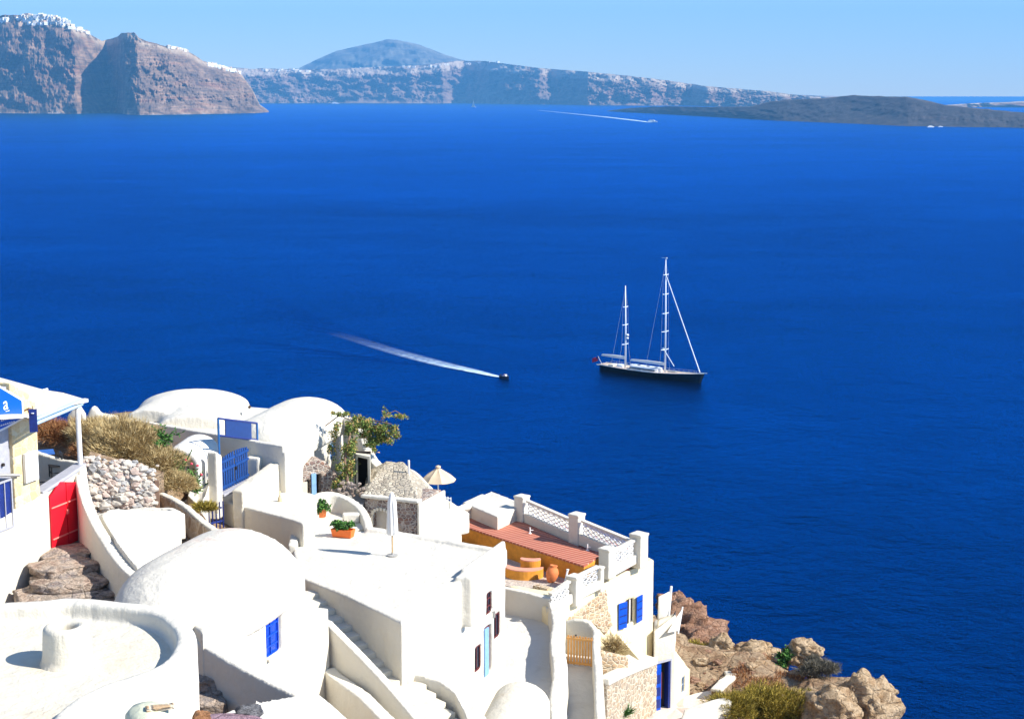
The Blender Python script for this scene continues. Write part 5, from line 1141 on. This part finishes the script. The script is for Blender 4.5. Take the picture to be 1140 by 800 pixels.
# ================================================================= L. foreground bottom
fb = [V2(p) for p in PY([(222,812,40),(243,794,41.5),(285,778,42.8),(332,772,44.2),(352,769,45.0),(372,785,44.2),(400,812,43.0),(440,850,41),(300,880,38)])]
solid_block('lower_white_roof', 'pale white roof slab with a faint ridge at the bottom edge, below the blue barred window', 'roof', fb, [zat(fb[0],812), zat(fb[1],794), zat(fb[2],778), zat(fb[3],772), zat(fb[4],769), zat(fb[5],785), zat(fb[6],812), zat(fb[7],850), zat(fb[8],870)], -21, WH, .07, sm=12)
q = at(165,800,Y=27.3); T = thing('chimney_stub', q, 'short rounded white chimney with greenish shade at the bottom left edge', 'chimney')
o = B().lathe(q+Vector((0,0,-.4)), [(.42,0),(.40,.5),(.30,.62),(.1,.66),(0,.66)], 20).obj('chimney_shaft', plaster_mat('green_shade_plaster',(.55,.56,.42),(.35,.35,.22),.6), T, True);  # greenish shade painted into the plaster colour, with darker patches
pt = at(178,787,Y=27.2); bevel(B().box(pt, (.5,.16,.08), .35).obj('tile_ledge', STP, T), .02)
q = at(225,797,Y=30); T = thing('orange_stone', q, 'small rough orange stone lying on the wall at the bottom edge', 'stone'); B().blob(q-Vector((0,0,.02)), (.16,.15,.14), 3, .25, 2, 3).obj('stone', rockmat('orange_rock', [(.45,.18,.07),(.72,.36,.18),(.8,.5,.3)], 3), T, True)
q = at(277,791,Y=33); T = thing('grey_stone', q, 'grey pitted stone resting on the rosy slab at the bottom edge', 'stone'); B().blob(q-Vector((0,0,.02)), (.30,.22,.16), 3, .28, 1.7, 8).obj('stone', rockmat('grey_rock', [(.12,.12,.13),(.3,.3,.32),(.42,.42,.44)], 3), T, True)
q = at(250,800,Y=32.5); T = thing('rosy_slab', q, 'mauve rounded slab under the two loose stones at the bottom edge', 'slab'); B().blob(q-Vector((0,0,.35)), (1.0,.6,.36), 4, .08, 1, 5, sq=.7).obj('slab', rockmat('mauve_rock', [(.35,.22,.28),(.45,.30,.36),(.30,.22,.27)], 1.5), T, True)
# ================================================================= M. rocks and plants
def rock(px, py, Yv, rx, ry, rz, label, m_, seed, amp=.28, fr=1.3, rot=0, sub=5, name='boulder'):
    q = at(px, py, Y=Yv); T = thing(name, (q.x,q.y,q.z), label, 'rock'); b = B(); b.blob((0,0,0), (rx,ry,rz), sub, amp, fr, seed); M_ = Matrix.Rotation(rot,3,'Z')
    for v in b.v:
        p = v*1.0; k = ridged(p*.9+Vector((seed,0,0)))*.20; p += p.normalized()*k*min(rx,rz); v.xyz = M_@p+q
    b.obj('rock', m_, T, True)
rock(962,795,72.5,1.35,1.4,1.75,'largest pale boulder at the tip of the cliff edge, lower right',RKP,21,.30)
rock(925,792,71.5,1.3,1.3,1.0,'pale pitted rock wedged left of the largest boulder',RKP,22,.30)
rock(985,770,73.6,.5,.5,.45,'small pale rock knob leaning over the sea',RKP,27,.3)
rock(803,722,80.2,.75,.9,.75,'pale rounded rock at the top of the sandy ridge',RKP,24,.25)
rock(836,728,79.6,1.5,.8,.65,'long pale rock ridge beside the sea behind the green plant',RKP,25,.30)
rock(895,728,78.4,1.1,.8,.75,'pale rock hump right of the green plant',RKP,26,.30)
rock(812,741,78.6,1.4,.9,.6,'smooth pale rock shelf above the curved earth wall',RKP,28,.2)
rock(751,676,96,1.0,1.0,1.0,'dark pitted crag at the top of the red outcrop',RKR,31,.4)
rock(757,712,93,2.3,2.2,1.9,'big reddish brown outcrop dropping towards the sea',RKR,32,.34)
rock(783,722,90,1.5,1.4,1.0,'lower reddish rock shoulder at the foot of the outcrop',RKR,33,.35)
rock(930,772,74.5,2.2,1.6,.6,'flat russet soil mound in front of the grey shrub',SLP,34,.2)
def bush(px, py, Yv, rad, n, ln, wd, m_, label, seed, up=.5, lump=.35, name='thorny_bush', cat='bush'):
    q = at(px, py, Y=Yv); T = thing(name, (q.x,q.y,q.z-rad[2]*.4), label, cat); b = B(); needles(b, q, rad, n, ln, wd, seed, up, lump); b.obj('foliage', m_, T)
    s = B(); rnd = random.Random(seed)
    for i in range(16):
        a = rnd.uniform(0,6.28); e_ = Vector((math.cos(a)*rad[0]*.7, math.sin(a)*rad[1]*.7, rad[2]*rnd.uniform(.2,.7))); s.tube([q-Vector((0,0,rad[2]*.3)), q+e_*.5, q+e_], [.04,.025,.01], 5)
    s.obj('stem', WOOD, T)
bush(140,502,66.2,(1.6,1.5,1.25),26000,.26,.011,DRY,'largest straw coloured dry thorny bush above the rubble wall',41,.5,.22)
bush(178,517,65.6,(1.0,1.0,.75),9000,.24,.010,DRY,'straw coloured dry bush at the right shoulder of the largest one',42,.4,.2)
bush(196,540,64.4,(.75,.7,.5),8000,.22,.010,DRY,'small dry golden bush hanging over the brown retaining wall',43,.3,.2)
bush(108,486,68,(1.2,1.1,.75),11000,.24,.010,DRY,'dry golden bush left of the largest one, behind the white post',44,.5,.3)
bush(62,484,69,(1.3,1.1,.6),11000,.22,.010,DRYR,'russet dry scrub seen through the cafe pergola',45,.4,.35)
bush(98,502,66,(.7,.7,.35),4500,.2,.010,DRYR,'low russet scrub just right of the white pergola post',46,.4,.35)
bush(228,566,62.5,(.5,.4,.22),2500,.18,.012,OLV,'thin olive weeds at the foot of the white cellar wall',47,.6,.3,'weeds','weeds')
bush(773,728,80.5,(.95,.9,.62),9000,.2,.016,OLV,'round yellow olive shrub against the red outcrop',51,.4,.25,'olive_shrub')
bush(852,793,72.6,(2.3,1.4,1.25),26000,.2,.015,OLV,'largest yellow green bush at the bottom right',52,.5,.3,'olive_shrub')
bush(815,790,71.8,(1.0,.9,.8),9000,.2,.015,OLV,'dark olive bush beside the low white wall',53,.5,.3,'olive_shrub')
bush(885,790,73.0,(1.0,.9,.8),7000,.22,.010,DRY,'pale dry bush at the right flank of the yellow green bush',56,.5,.3)
bush(912,746,75.9,(.9,.7,.4),9000,.18,.012,GRB,'grey green spreading shrub at the cliff edge',54,.5,.35,'grey_shrub')
bush(905,737,76.6,(.35,.3,.35),1500,.18,.012,GRB,'small grey tuft above the spreading shrub',57,.8,.3,'grey_shrub')
bush(690,794,69,(.45,.4,.35),900,.3,.02,GRN,'green weeds growing at the foot of the stone garden wall',55,1.0,.3,'weeds','weeds')
bush(683,722,70.0,(.5,.3,.55),1500,.25,.012,DRY,'dry creeper clinging below the exposed stone patch',58,.3,.5,'dry_creeper','creeper')
# loose rubble on the cliff-top slope
rb = [B(), B()]; rnd = random.Random(33)
for i in range(520):
    px, py = rnd.uniform(765,985), rnd.uniform(722,800); q = at(px, py, Y=rnd.uniform(70,80)); z_, e = ground_z(q.x, q.y)
    if e > .5: continue
    s_ = rnd.uniform(.04,.10)+.28*rnd.random()**7; rb[i%2].blob((q.x,q.y,z_+s_*.35), (s_*1.3,s_,s_*.75), 2, .35, 1.8, i)
for b_, m_ in zip(rb, (RKP, RKR)): tag(b_.obj('loose_rubble', m_), kind='stuff')
# russet ground cover
b = B(); rnd = random.Random(9)
for i in range(9000):
    px, py = rnd.uniform(800,975), rnd.uniform(738,790); q = at(px, py, Y=rnd.uniform(73,78.5)); z_, e = ground_z(q.x, q.y)
    if e > -.3: continue
    n_ = noise.noise(Vector((q.x*.6,q.y*.6,1)))
    if n_ < -.05: continue
    p = Vector((q.x,q.y,z_+.15)); d = Vector((rnd.gauss(0,.4),rnd.gauss(0,.4),1)).normalized()*.22; s = Vector((rnd.gauss(0,1),rnd.gauss(0,1),0)).normalized()*.02; b.add([p-s,p+s,p+d],[[0,1,2]])
tag(b.obj('dry_grass', DRYR), kind='stuff')
# small green tree-like plant and trailing flowered plant
q = at(876,744,Y=78.0); T = thing('green_shrub', q, 'fresh green upright shrub alone on the sandy ridge', 'shrub')
b = B(); 
for a in range(5): b.tube([q-Vector((0,0,.2)), q+Vector((math.cos(a*1.3)*.2,math.sin(a*1.3)*.15,.5)), q+Vector((math.cos(a*1.3)*.32,math.sin(a*1.3)*.2,.9))], [.05,.03,.012], 5)
b.obj('stem', WOOD, T); f = B(); leaves(f, q+Vector((0,0,.62)), (.42,.35,.5), 1100, .16, 3, 14, .6); f.obj('foliage', GRN, T)
q = at(190,520,Y=66.0); T = thing('trailing_plant', q, 'dark green trailing plant with pink blossom in front of the small cellar vault', 'plant')
f = B(); s = B(); fl = B(); rnd = random.Random(2)
pth = [(183,487),(180,498),(187,512),(196,520),(206,528),(214,537),(220,545)]
for (px,py) in pth:
    c = at(px,py,Y=65.9-(py-487)*.012)
    for k in range(9):
        a = Vector((rnd.gauss(0,.6), rnd.gauss(0,.4), rnd.gauss(.25,.5))); e_ = c+a*.55; s.tube([c, e_], .012, 4)
        for m in range(10):
            p = c.lerp(e_, rnd.random()); d = Vector((rnd.gauss(0,1),rnd.gauss(0,.6),rnd.gauss(.2,.7))).normalized()*.2; w_ = d.cross(Vector((rnd.gauss(0,1),1,0))).normalized()*.032; f.add([p,p+d*.5-w_,p+d,p+d*.5+w_],[[0,1,2,3]])
for px,py in ((213,516),(220,518),(207,512),(224,528)): fl.blob(at(px,py,Y=65.7), (.07,.05,.06), 1, .2, 2, px)
for a_,b_ in (((204,520),(214,500)),((212,523),(222,540)),((196,512),(206,505))): s.tube([at(*a_,Y=65.7), at(*b_,Y=65.7)], .03, 5)
s.obj('stem', GRN, T); f.obj('foliage', GRN, T); fl.obj('blossom', FLW, T)
# ================================================================= N. vessels
def local(T): ORI[T.name] = Vector((0,0,0)); T.location = (0,0,0); return T
st, bw_ = at(673,411.5,z=SEA), at(779,426,z=SEA); hdg = math.atan2((bw_-st).y, (bw_-st).x); LL = (bw_-st).length+3.5
T = local(thing('sailing_yacht', (0,0,0), 'large two masted sailing yacht with black hull and cream deck, sails furled, red ensign aft', 'sailing yacht'))
HULL = simple('black_hull', (.006,.006,.010), .12, var=.1, bs=0); TEAK = simple('cream_deck', (.66,.52,.40), .7, scale=2); ALU = simple('silver_mast', (.72,.76,.80), .35, bs=0)
nS, nR = 40, 9
def half(u):  # half breadth at deck
    return 4.5*(max(0,1-max(0,(u-.42)/.58)**2.1))*(1-.26*max(0,(.42-u)/.42)**1.8)
def sheer(u): return 2.5+1.6*max(0,(u-.45)/.55)**1.8+.25*max(0,(.4-u)/.4)**1.5
vs = []
for i in range(nS+1):
    u = i/nS; hb_ = half(u); dk_ = sheer(u)
    for j in range(nR):
        t = j/(nR-1); z = -1.0+(dk_+1.0)*t; x = -LL/2+LL*u+ (2.2*t-1.6 if u > .97 else (2.4*(t-.6))*max(0,(u-.8)/.2)); x += -(1-u)**6*1.6*(t)*-1
        fl = (t**.42)*(.82+.18*t)
        vs += [(x, hb_*fl, z), (x, -hb_*fl, z)]
fs = []
for i in range(nS):
    for j in range(nR-1):
        for s in (0,1): a = (i*nR+j)*2+s; b_ = ((i+1)*nR+j)*2+s; fs.append([a,b_,b_+2,a+2])
for j in range(nR-1): a = j*2; fs.append([a,a+1,a+3,a+2]); a = (nS*nR+j)*2; fs.append([a,a+2,a+3,a+1])
b = B(); b.add(vs, fs); b.obj('hull', HULL, T, True)
def deck_x(u): return -LL/2+LL*u+2.4*.4*max(0,(u-.8)/.2)
dv = []; 
for i in range(nS+1): u = i/nS*.985; dv += [(deck_x(u), half(u)*.99, sheer(u)-.12), (deck_x(u), -half(u)*.99, sheer(u)-.12)]
b = B(); b.add(dv, [[2*i,2*i+2,2*i+3,2*i+1] for i in range(nS)]); dko = b.obj('deck', TEAK, T)
b = B()
for s in (-1,1): b.tube([(deck_x(i/nS*.985), s*half(i/nS*.985), sheer(i/nS*.985)+.05) for i in range(nS+1)], .10, 4)
b.obj('gunwale', WPT, T)
def ux(u): return -LL/2+LL*u
# deckhouse
def house(u0,u1,w_,z0,z1,name,m_):
    n = 16; vs = []
    for i in range(n+1):
        t = i/n; x = ux(u0+(u1-u0)*t); e_ = (1-abs(2*t-1)**5)**.5 if 0<t<1 else .25; 
        for y,z in ((w_*e_,z0),(w_*.86*e_,z1),(w_*.5*e_,z1+.18),(-w_*.5*e_,z1+.18),(-w_*.86*e_,z1),(-w_*e_,z0)): vs.append((x,y,z))
    b = B(); b.add(vs, [[i*6+j,(i+1)*6+j,(i+1)*6+j+1,i*6+j+1] for i in range(n) for j in range(5)]+[list(range(6)),[n*6+j for j in range(6)]]); return b.obj(name, m_, T)
dh = house(.30,.60,2.9,2.3,3.9,'deckhouse',WPT)
b = B(); b.box((ux(.45),-2.86,3.15), (LL*.25,.10,.55)); b.obj('side_window', GLS, dh); b = B(); b.box((ux(.45),2.86,3.15), (LL*.25,.10,.55)); b.obj('side_window', GLS, dh)
for u_ in (.38,.47,.55): bb = B(); bb.box((ux(u_),0,4.15), (1.1,1.1,.14)); bb.obj('hatch', GLS, dh)
house(.17,.24,1.9,2.4,3.3,'aft_cabin',WPT)
b = B(); b.box((ux(.12),0,2.75), (2.2,4,.5)); b.obj('cockpit_seat', CAN, T)
for u_, nm in ((.70,'tender'),): 
    b = B(); b.tube([(ux(u_)-2,1.3,3.2),(ux(u_)+1.6,1.3,3.3),(ux(u_)+2.2,.7,3.3),(ux(u_)+1.6,.1,3.3),(ux(u_)-2,.1,3.2)], .28, 8); b.obj('tender', simple('grey_tender',(.4,.4,.4),.6), T)
b = B()
for i in range(18):
    u_ = .05+i*.052
    for s in (-1,1): z_ = sheer(u_); b.tube([(deck_x(u_), s*half(u_)*.96, z_), (deck_x(u_), s*half(u_)*.96, z_+1.0)], .035, 4)
for s in (-1,1): b.tube([(deck_x(.05+i*.052), s*half(.05+i*.052)*.96, sheer(.05+i*.052)+1.0) for i in range(18)], .025, 4)
b.obj('guard_rail', ALU, T)
def mast(u, h, spr, sl, label=None, extra=None):
    x = ux(u); z0 = 2.6; b = B(); b.tube([(x,0,z0),(x-.15,0,z0+h*.5),(x-.45,0,z0+h)], [.40,.34,.18], 12); mo = b.obj('mast', ALU, T, True)
    for k in spr:
        b = B(); zz = z0+h*k; b.tube([(x-.3,-sl*(1.15-.5*k),zz+.1),(x,0,zz),(x-.3,sl*(1.15-.5*k),zz+.1)], .15, 6); b.obj('spreader', ALU, mo)
    b = B()
    for s in (-1,1):
        pts = [(x-.4,s*half(u)*.98,2.8)]+[(x-.3,s*sl*(1.15-.5*k),z0+h*k+.1) for k in spr]+[(x-.45,0,z0+h*.97)]
        b.tube(pts, .022, 4)
    b.tube([(x-.45,0,z0+h*.97),(x-(7 if u<.5 else 0),0,4.6)] if u < .4 else [(x-.45,0,z0+h*.97),(ux(.45),0,4.5)], .02, 4)
    b.obj('shroud', ALU, T)
    return x, z0
xm, zm = mast(.635, 46.5, (.20,.36,.52,.69,.86), 2.5)
xz, zz_ = mast(.245, 34.0, (.28,.52,.74), 2.2)
B().lathe((xm,0,zm+46.6), [(.25,0),(.3,.3),(0,.5)], 8).obj('masthead', WPT, T); b = B(); b.box((xm-1.2,0,zm+46.8), (2.4,.12,.12)); b.obj('wind_vane', ALU, T)
for x,z,r_ in ((xm-.8,zm+9.5,.85),(xz+.9,zz_+13.5,.6),(xz+.9,zz_+12.2,.5)): b = B(); b.blob((x,0,z), (r_,r_,r_*.8), 3, 0, 1, 1); b.obj('radar_dome', WPT, T, True)
for x,L_,z in ((xm,-17.5,5.6),(xz,-12.5,6.1)):
    b = B(); b.tube([(x-.5,0,z),(x+L_,0,z+.1)], [.28,.22], 8); bo = b.obj('boom', ALU, T); b = B(); b.tube([(x-.7,0,z+.55),(x+L_*.5,0,z+.62),(x+L_*.97,0,z+.45)], [.45,.38,.22], 10); b.obj('furled_sail', CANW, bo)
b = B(); b.tube([(xm-.3,0,zm+44.5*.9),(ux(.965),0,4.4)], [.16,.24], 8); b.obj('furled_headsail', ALU, T)
b = B(); b.tube([(xm+.4,-1,zm+9),(xm+5.5,-1.5,zm+3.2)], .16, 6); b.obj('spar', ALU, T)
b = B(); b.tube([(ux(.965),0,4.2),(ux(1.0)+1.6,0,4.4)], .12, 6); b.obj('bowsprit', ALU, T)
b = B(); b.tube([(ux(.005),0,2.6),(ux(0)-1.8,0,5.6)], .07, 6); b.obj('flag_staff', WPT, T)
fv = []; 
for i in range(9):
    for j in range(6): fv.append((ux(0)-1.7-i*.42, .35*math.sin(i*.9), 5.5-j*.36-i*.16))
b = B(); b.add(fv, [[i*6+j,(i+1)*6+j,(i+1)*6+j+1,i*6+j+1] for i in range(8) for j in range(5)], 0)
b.mi = [1 if (f[0]//6 < 3 and f[0]%6 < 2) else 0 for f in b.f]; b.obj('ensign', [simple('red_ensign',(.65,.02,.06),.8,bs=0), BLD], T)
cx_ = (st+bw_)/2; T.location = (cx_.x, cx_.y, SEA-.15); T.rotation_euler.z = hdg
# motor launch
def launch(px, py, L_, ang, label, m_, cat='motorboat', cabin=False, z=SEA):
    T = local(thing('motorboat', (0,0,0), label, cat)); n = 12; vs = []
    for i in range(n+1):
        u = i/n; w_ = .2*L_*(1-max(0,(u-.5)/.5)**2.2); h_ = .16*L_*(1+.4*u)
        vs += [(L_*(u-.5), w_, h_), (L_*(u-.5), w_*.7, -.1), (L_*(u-.5), -w_*.7, -.1), (L_*(u-.5), -w_, h_), (L_*(u-.5), -w_*.8, h_), (L_*(u-.5), -w_*.6, h_*.5), (L_*(u-.5), w_*.6, h_*.5), (L_*(u-.5), w_*.8, h_)]
    b = B(); b.add(vs, [[i*8+j,(i+1)*8+j,(i+1)*8+(j+1)%8,i*8+(j+1)%8] for i in range(n) for j in range(8)]+[list(range(8)),[n*8+j for j in range(8)]]); b.obj('hull', m_, T)
    b = B(); b.box((-L_*.05,0,L_*.17), (L_*.16,L_*.26,L_*.05)); b.obj('seat', WPT, T)
    b = B(); b.box((L_*.12,0,L_*.24), (L_*.10,L_*.16,L_*.14)); b.obj('console', WPT, T)
    b = B(); b.box((-L_*.52,0,L_*.14), (L_*.07,L_*.08,L_*.2)); b.obj('engine', BLK, T)
    if cabin: b = B(); b.box((0,0,L_*.28), (L_*.4,L_*.28,L_*.16)); b.obj('cabin', WPT, T)
    p = at(px,py,z=z); T.location = p; T.rotation_euler.z = ang; return T, p
def person(loc, label, shirt, parent_ang):
    """tiny seated figure, one skinned body"""
    T = thing('person', loc, label, 'person'); me = D.meshes.new('body'); 
    J = [(0,0,.05),(0,0,.3),(0,0,.52),(0,0,.62),(0,0,.76),(0,.2,.5),(.16,.24,.3),(.34,.16,.3),(0,-.2,.5),(.16,-.24,.3),(.34,-.16,.3),(.3,.12,.06),(.36,.12,-.3),(.3,-.12,.06),(.36,-.12,-.3)]
    E = [(0,1),(1,2),(2,3),(3,4),(2,5),(5,6),(6,7),(2,8),(8,9),(9,10),(0,11),(11,12),(0,13),(13,14)]
    M_ = Matrix.Rotation(parent_ang,3,'Z'); me.from_pydata([M_@Vector(j) for j in J], E, []); o = D.objects.new('body', me); C.objects.link(o); o.parent = T
    md = o.modifiers.new('skin','SKIN'); rr = [.15,.15,.13,.06,.11,.06,.05,.04,.06,.05,.04,.08,.05,.08,.05]
    for v, r_ in zip(me.skin_vertices[0].data, rr): v.radius = (r_, r_)
    me.skin_vertices[0].data[0].use_root = True; o.modifiers.new('sub','SUBSURF').levels = 1; me.materials.append(shirt); return T
ma = math.atan2((at(566,421.5,z=SEA)-at(540,415,z=SEA)).y, (at(566,421.5,z=SEA)-at(540,415,z=SEA)).x)
ml, mp_ = launch(562, 421, 5.6, ma, 'small dark motorboat speeding right with a long white wake behind it', simple('dark_hull',(.03,.03,.05),.3))
dr_ = Vector((math.cos(ma), math.sin(ma), 0))
person(mp_+dr_*-.3+Vector((0,0,1.05)), 'person in a pink top seated at the middle of the speeding motorboat', simple('pink_shirt',(.6,.25,.25),.8), ma)
# far vessels
def far_ship(px, py, L_, ang, label, cat='ship', sail=False):
    T = local(thing('sailing_boat' if sail else 'ferry', (0,0,0), label, cat)); b = B(); n = 12; vs = []
    for i in range(n+1):
        u = i/n; w_ = .09*L_*(1-max(0,(u-.6)/.4)**2.2); h_ = .07*L_*(1+.4*u)
        vs += [(L_*(u-.5),w_,h_),(L_*(u-.5),w_*.7,-1),(L_*(u-.5),-w_*.7,-1),(L_*(u-.5),-w_,h_)]
    b.add(vs, [[i*4+j,(i+1)*4+j,(i+1)*4+(j+1)%4,i*4+(j+1)%4] for i in range(n) for j in range(4)]+[[0,1,2,3],[n*4+3,n*4+2,n*4+1,n*4]]); b.obj('hull', WPT, T)
    if sail:
        b = B(); b.tube([(0,0,0),(0,0,L_*1.25)], L_*.012, 6); b.obj('mast', ALU, T)
        b = B(); b.add([(-.2,0,L_*.1),(-L_*.45,L_*.05,L_*.12),(-.2,0,L_*1.2),(-L_*.2,L_*.07,L_*.6)], [[0,1,3],[0,3,2]]); o = b.obj('sail', CANW, T); o.modifiers.new('s','SOLIDIFY').thickness = .4
        b = B(); b.add([(.6,0,L_*.1),(L_*.45,0,L_*.09),(.4,0,L_*1.1),(L_*.2,L_*.06,L_*.5)], [[0,1,3],[0,3,2]]); o = b.obj('jib', CANW, T); o.modifiers.new('s','SOLIDIFY').thickness = .4
    else:
        b = B(); b.box((-L_*.05,0,L_*.12), (L_*.62,L_*.15,L_*.09)); b.obj('superstructure', WPT, T); b = B(); b.box((-L_*.02,0,L_*.18), (L_*.4,L_*.13,L_*.05)); b.obj('bridge', WPT, T); b = B(); b.lathe((-L_*.22,0,L_*.2), [(L_*.03,0),(L_*.025,L_*.08),(0,L_*.08)], 10); b.obj('funnel', BLU, T)
    p = at(px,py,z=SEA); T.location = p; T.rotation_euler.z = ang; return T
far_ship(373,115.6,85,.1,'tiny white ferry far away at the foot of the far cliffs'); far_ship(527,119.5,52,2.3,'tiny white sailing boat far out in front of the far cliffs','sailing boat',True)
far_ship(726,136.2,46,-.45,'small white speed ferry trailing a straight white wake near the dark lava island'); far_ship(1036,141.8,26,.2,'tiny white boat moored at the shore of the dark lava island, left of its neighbour'); far_ship(1047,141.6,18,.1,'tiniest white boat moored at the lava island, right of its neighbour')
# wakes: foam lying on the water
def foam_mat(name, dens):
    m, nt, b = newmat(name); a = N(nt,'ShaderNodeAttribute', attribute_name='foam').outputs['Fac']
    n = noisen(nt, .55*dens, 6, .7, coords(nt,(.45,1,1),True), 1.2)
    f = math_(nt,'MULTIPLY', a, ramp(nt, n.outputs[0], [(.30,(0,0,0)),(.62,(1,1,1))]).outputs[0], True)
    b.inputs['Base Color'].default_value = (.58,.76,.95,1); b.inputs['Roughness'].default_value = .8; L(nt, f, b.inputs['Alpha']); return m
def wake(name, pts, m_, lift=.12, nv=12):
    """pts: (px,py,halfwidth px, strength)"""
    P_ = [at(p[0],p[1],z=SEA) for p in pts]; N_ = 10; cen = smooth_curve([tuple(p) for p in P_], N_); vs = []; at_ = []
    for i, c in enumerate(cen):
        k = min(len(pts)-1, i/N_); j0 = int(k); j1 = min(j0+1, len(pts)-1); f_ = k-j0; hw = pts[j0][2]*(1-f_)+pts[j1][2]*f_; stg = pts[j0][3]*(1-f_)+pts[j1][3]*f_
        t = (cen[min(i+1,len(cen)-1)]-cen[max(i-1,0)]); t.z = 0; t.normalize(); n_ = Vector((-t.y,t.x,0))
        for j in range(nv+1):
            v = j/nv*2-1; vs.append((c.x+n_.x*hw*v, c.y+n_.y*hw*v, SEA+lift+.25*hw*.06*(1-v*v))); at_.append(stg*(1-abs(v)**3)*(1+.6*(v > .3)))
    me = D.meshes.new(name); me.from_pydata([Vector(v) for v in vs], [], [[i*(nv+1)+j,(i+1)*(nv+1)+j,(i+1)*(nv+1)+j+1,i*(nv+1)+j+1] for i in range(len(cen)-1) for j in range(nv)])
    a = me.attributes.new('foam','FLOAT','POINT'); a.data.foreach_set('value', at_); o = link(name, me, m_, None, True); return tag(o, kind='structure')
wake('wake_foam', [(559,420,.8,1.8),(548,417.8,1.8,1.5),(525,412.5,3.4,.95),(495,406,4.6,.62),(460,397,5.0,.36),(430,388.5,5,.17),(400,379,5,.06),(370,370,5,.0)], foam_mat('foam', 1.0))
wake('far_wake_foam', [(724,136.4,14,1.6),(700,133.4,20,1.3),(670,130,22,.9),(640,127,22,.55),(600,123,20,.25)], foam_mat('far_foam', .05), .5)
# diverging bow waves: low ridges of water
b = B()
def ridge(pts, h, wd_):
    cen = smooth_curve([tuple(at(x,y,z=SEA)) for x,y in pts], 8); vs = []
    for i, c in enumerate(cen):
        t = (cen[min(i+1,len(cen)-1)]-cen[max(i-1,0)]); t.z = 0; t.normalize(); n_ = Vector((-t.y,t.x,0)); k = math.sin(math.pi*i/(len(cen)-1))
        for v,z in ((-1,-.12),(-.5,h*.5*k),(0,h*k),(.5,h*.5*k),(1,-.12)): vs.append(Vector((c.x,c.y,SEA+z))+n_*wd_*v)
    b.add(vs, [[i*5+j,(i+1)*5+j,(i+1)*5+j+1,i*5+j+1] for i in range(len(cen)-1) for j in range(4)])
rnd = random.Random(4)
for k in range(13):
    x0, y0, x1, y1 = 505-15*k, 403-4.6*k, 262-6*k, 352-6.5*k
    ridge([(x0,y0),(x0+(x1-x0)*.33,y0+(y1-y0)*.40),(x0+(x1-x0)*.66,y0+(y1-y0)*.72),(x1,y1)], .13, 1.0)
for k in range(5):
    x0, y0 = 490-k*26, 408-k*4; ridge([(x0,y0),(x0-40,y0-4),(x0-100,y0-9-k),(x0-170,y0-11-2*k)], .10, 1.0)
tag(b.obj('bow_waves', SEAMAT, None, True), kind='structure')
# ================================================================= O. villages on the far rim
from mathutils.bvhtree import BVHTree
bpy.context.view_layer.update()
def bvh(nm): o = D.objects[nm]; return BVHTree.FromPolygons([v.co for v in o.data.vertices], [p.vertices[:] for p in o.data.polygons])
TL, TF_, TM = bvh('left_cliff'), bvh('far_cliff'), bvh('mountain')
VW = [simple('village_white', (.82,.80,.74), .8, var=.05, bs=0), simple('village_cream', (.78,.66,.48), .8, var=.05, bs=0), simple('village_ochre', (.60,.40,.25), .8, bs=0)]
def hmesh(kind, m_):
    b = B()
    if kind == 0: b.box((0,0,0), (1,1,1))
    if kind == 1: b.box((0,0,-.1), (1,1,.8)); b.vault((-.5,0),(.5,0), .9, .35, .25, .1, n=6)
    if kind == 2: b.box((0,0,0), (1,1,1)); b.box((.35,.1,-.25), (.6,.9,.6))
    if kind == 3: b.prism([(-.5,-.5),(.5,-.5),(.5,.5),(-.5,.5)], -.5, [.35,.35,.5,.5])
    me = b.mesh('house'); me.materials.append(m_); return me
HM = [hmesh(k, VW[m_]) for k, m_ in ((0,0),(1,0),(2,0),(3,0),(0,1),(2,0),(1,1),(0,2))]
rv = random.Random(12)
def hamlet(n, fx, tree_, label, group, smin, smax):
    cnt = 0; tries = 0
    while cnt < n and tries < n*20:
        tries += 1; px, py = fx(); d = ray(px, py).normalized(); h = tree_.ray_cast(Vector((0,0,0)), d)
        if h[0] is None: continue
        p = h[0]; s = rv.uniform(smin, smax); o = D.objects.new('village_house', rv.choice(HM)); C.objects.link(o)
        o.scale = (s, s*rv.uniform(.7,1.2), s*rv.uniform(.55,.9)); o.location = p+Vector((0,0,s*.18)); o.rotation_euler.z = rv.uniform(-.6,.6)+.4
        tag(o, label, 'house', group); cnt += 1
def crest(xs, ys, depth): 
    def f():
        px = rv.uniform(xs[0], xs[-1]); return px, lerp(px, xs, ys)+.4+abs(rv.random())**1.3*lerp(px, xs, depth)
    return f
hamlet(150, crest([18,25,60,85,103],[19,17.5,18,21,31],[10,11,9,13,8]), TL, 'tiny white house of the dense village crowning the big left cliff', 'white houses on the big left cliff', 17, 28)
hamlet(14, crest([0,9],[21.5,21],[6,6]), TL, 'tiny white house of the small cluster at the very left edge of the cliff top', 'white houses at the left edge of the cliff', 14, 22)
hamlet(26, crest([187,196,222],[49.5,50.5,58],[4,4,4]), TL, 'tiny white house in the short row on the shoulder right of the rocky crag', 'white houses right of the rocky crag', 13, 21)
hamlet(60, crest([232,250,275,292],[68,72,80.5,90],[5,6,4,3]), TL, 'tiny white house of the village on the low right slope of the left cliff', 'white houses on the low right slope', 14, 23)
hamlet(34, crest([292,330,345],[77,77.5,79],[2,2,2]), TF_, 'tiny white house in the pale row on the far rim left of the mountain', 'white houses on the far rim', 22, 36)
hamlet(26, crest([400,470,545,560],[75.5,73.5,69,69.5],[2.5,2.5,2,2]), TF_, 'tiny pale house scattered on the far rim below the mountain', 'pale houses below the mountain', 20, 34)
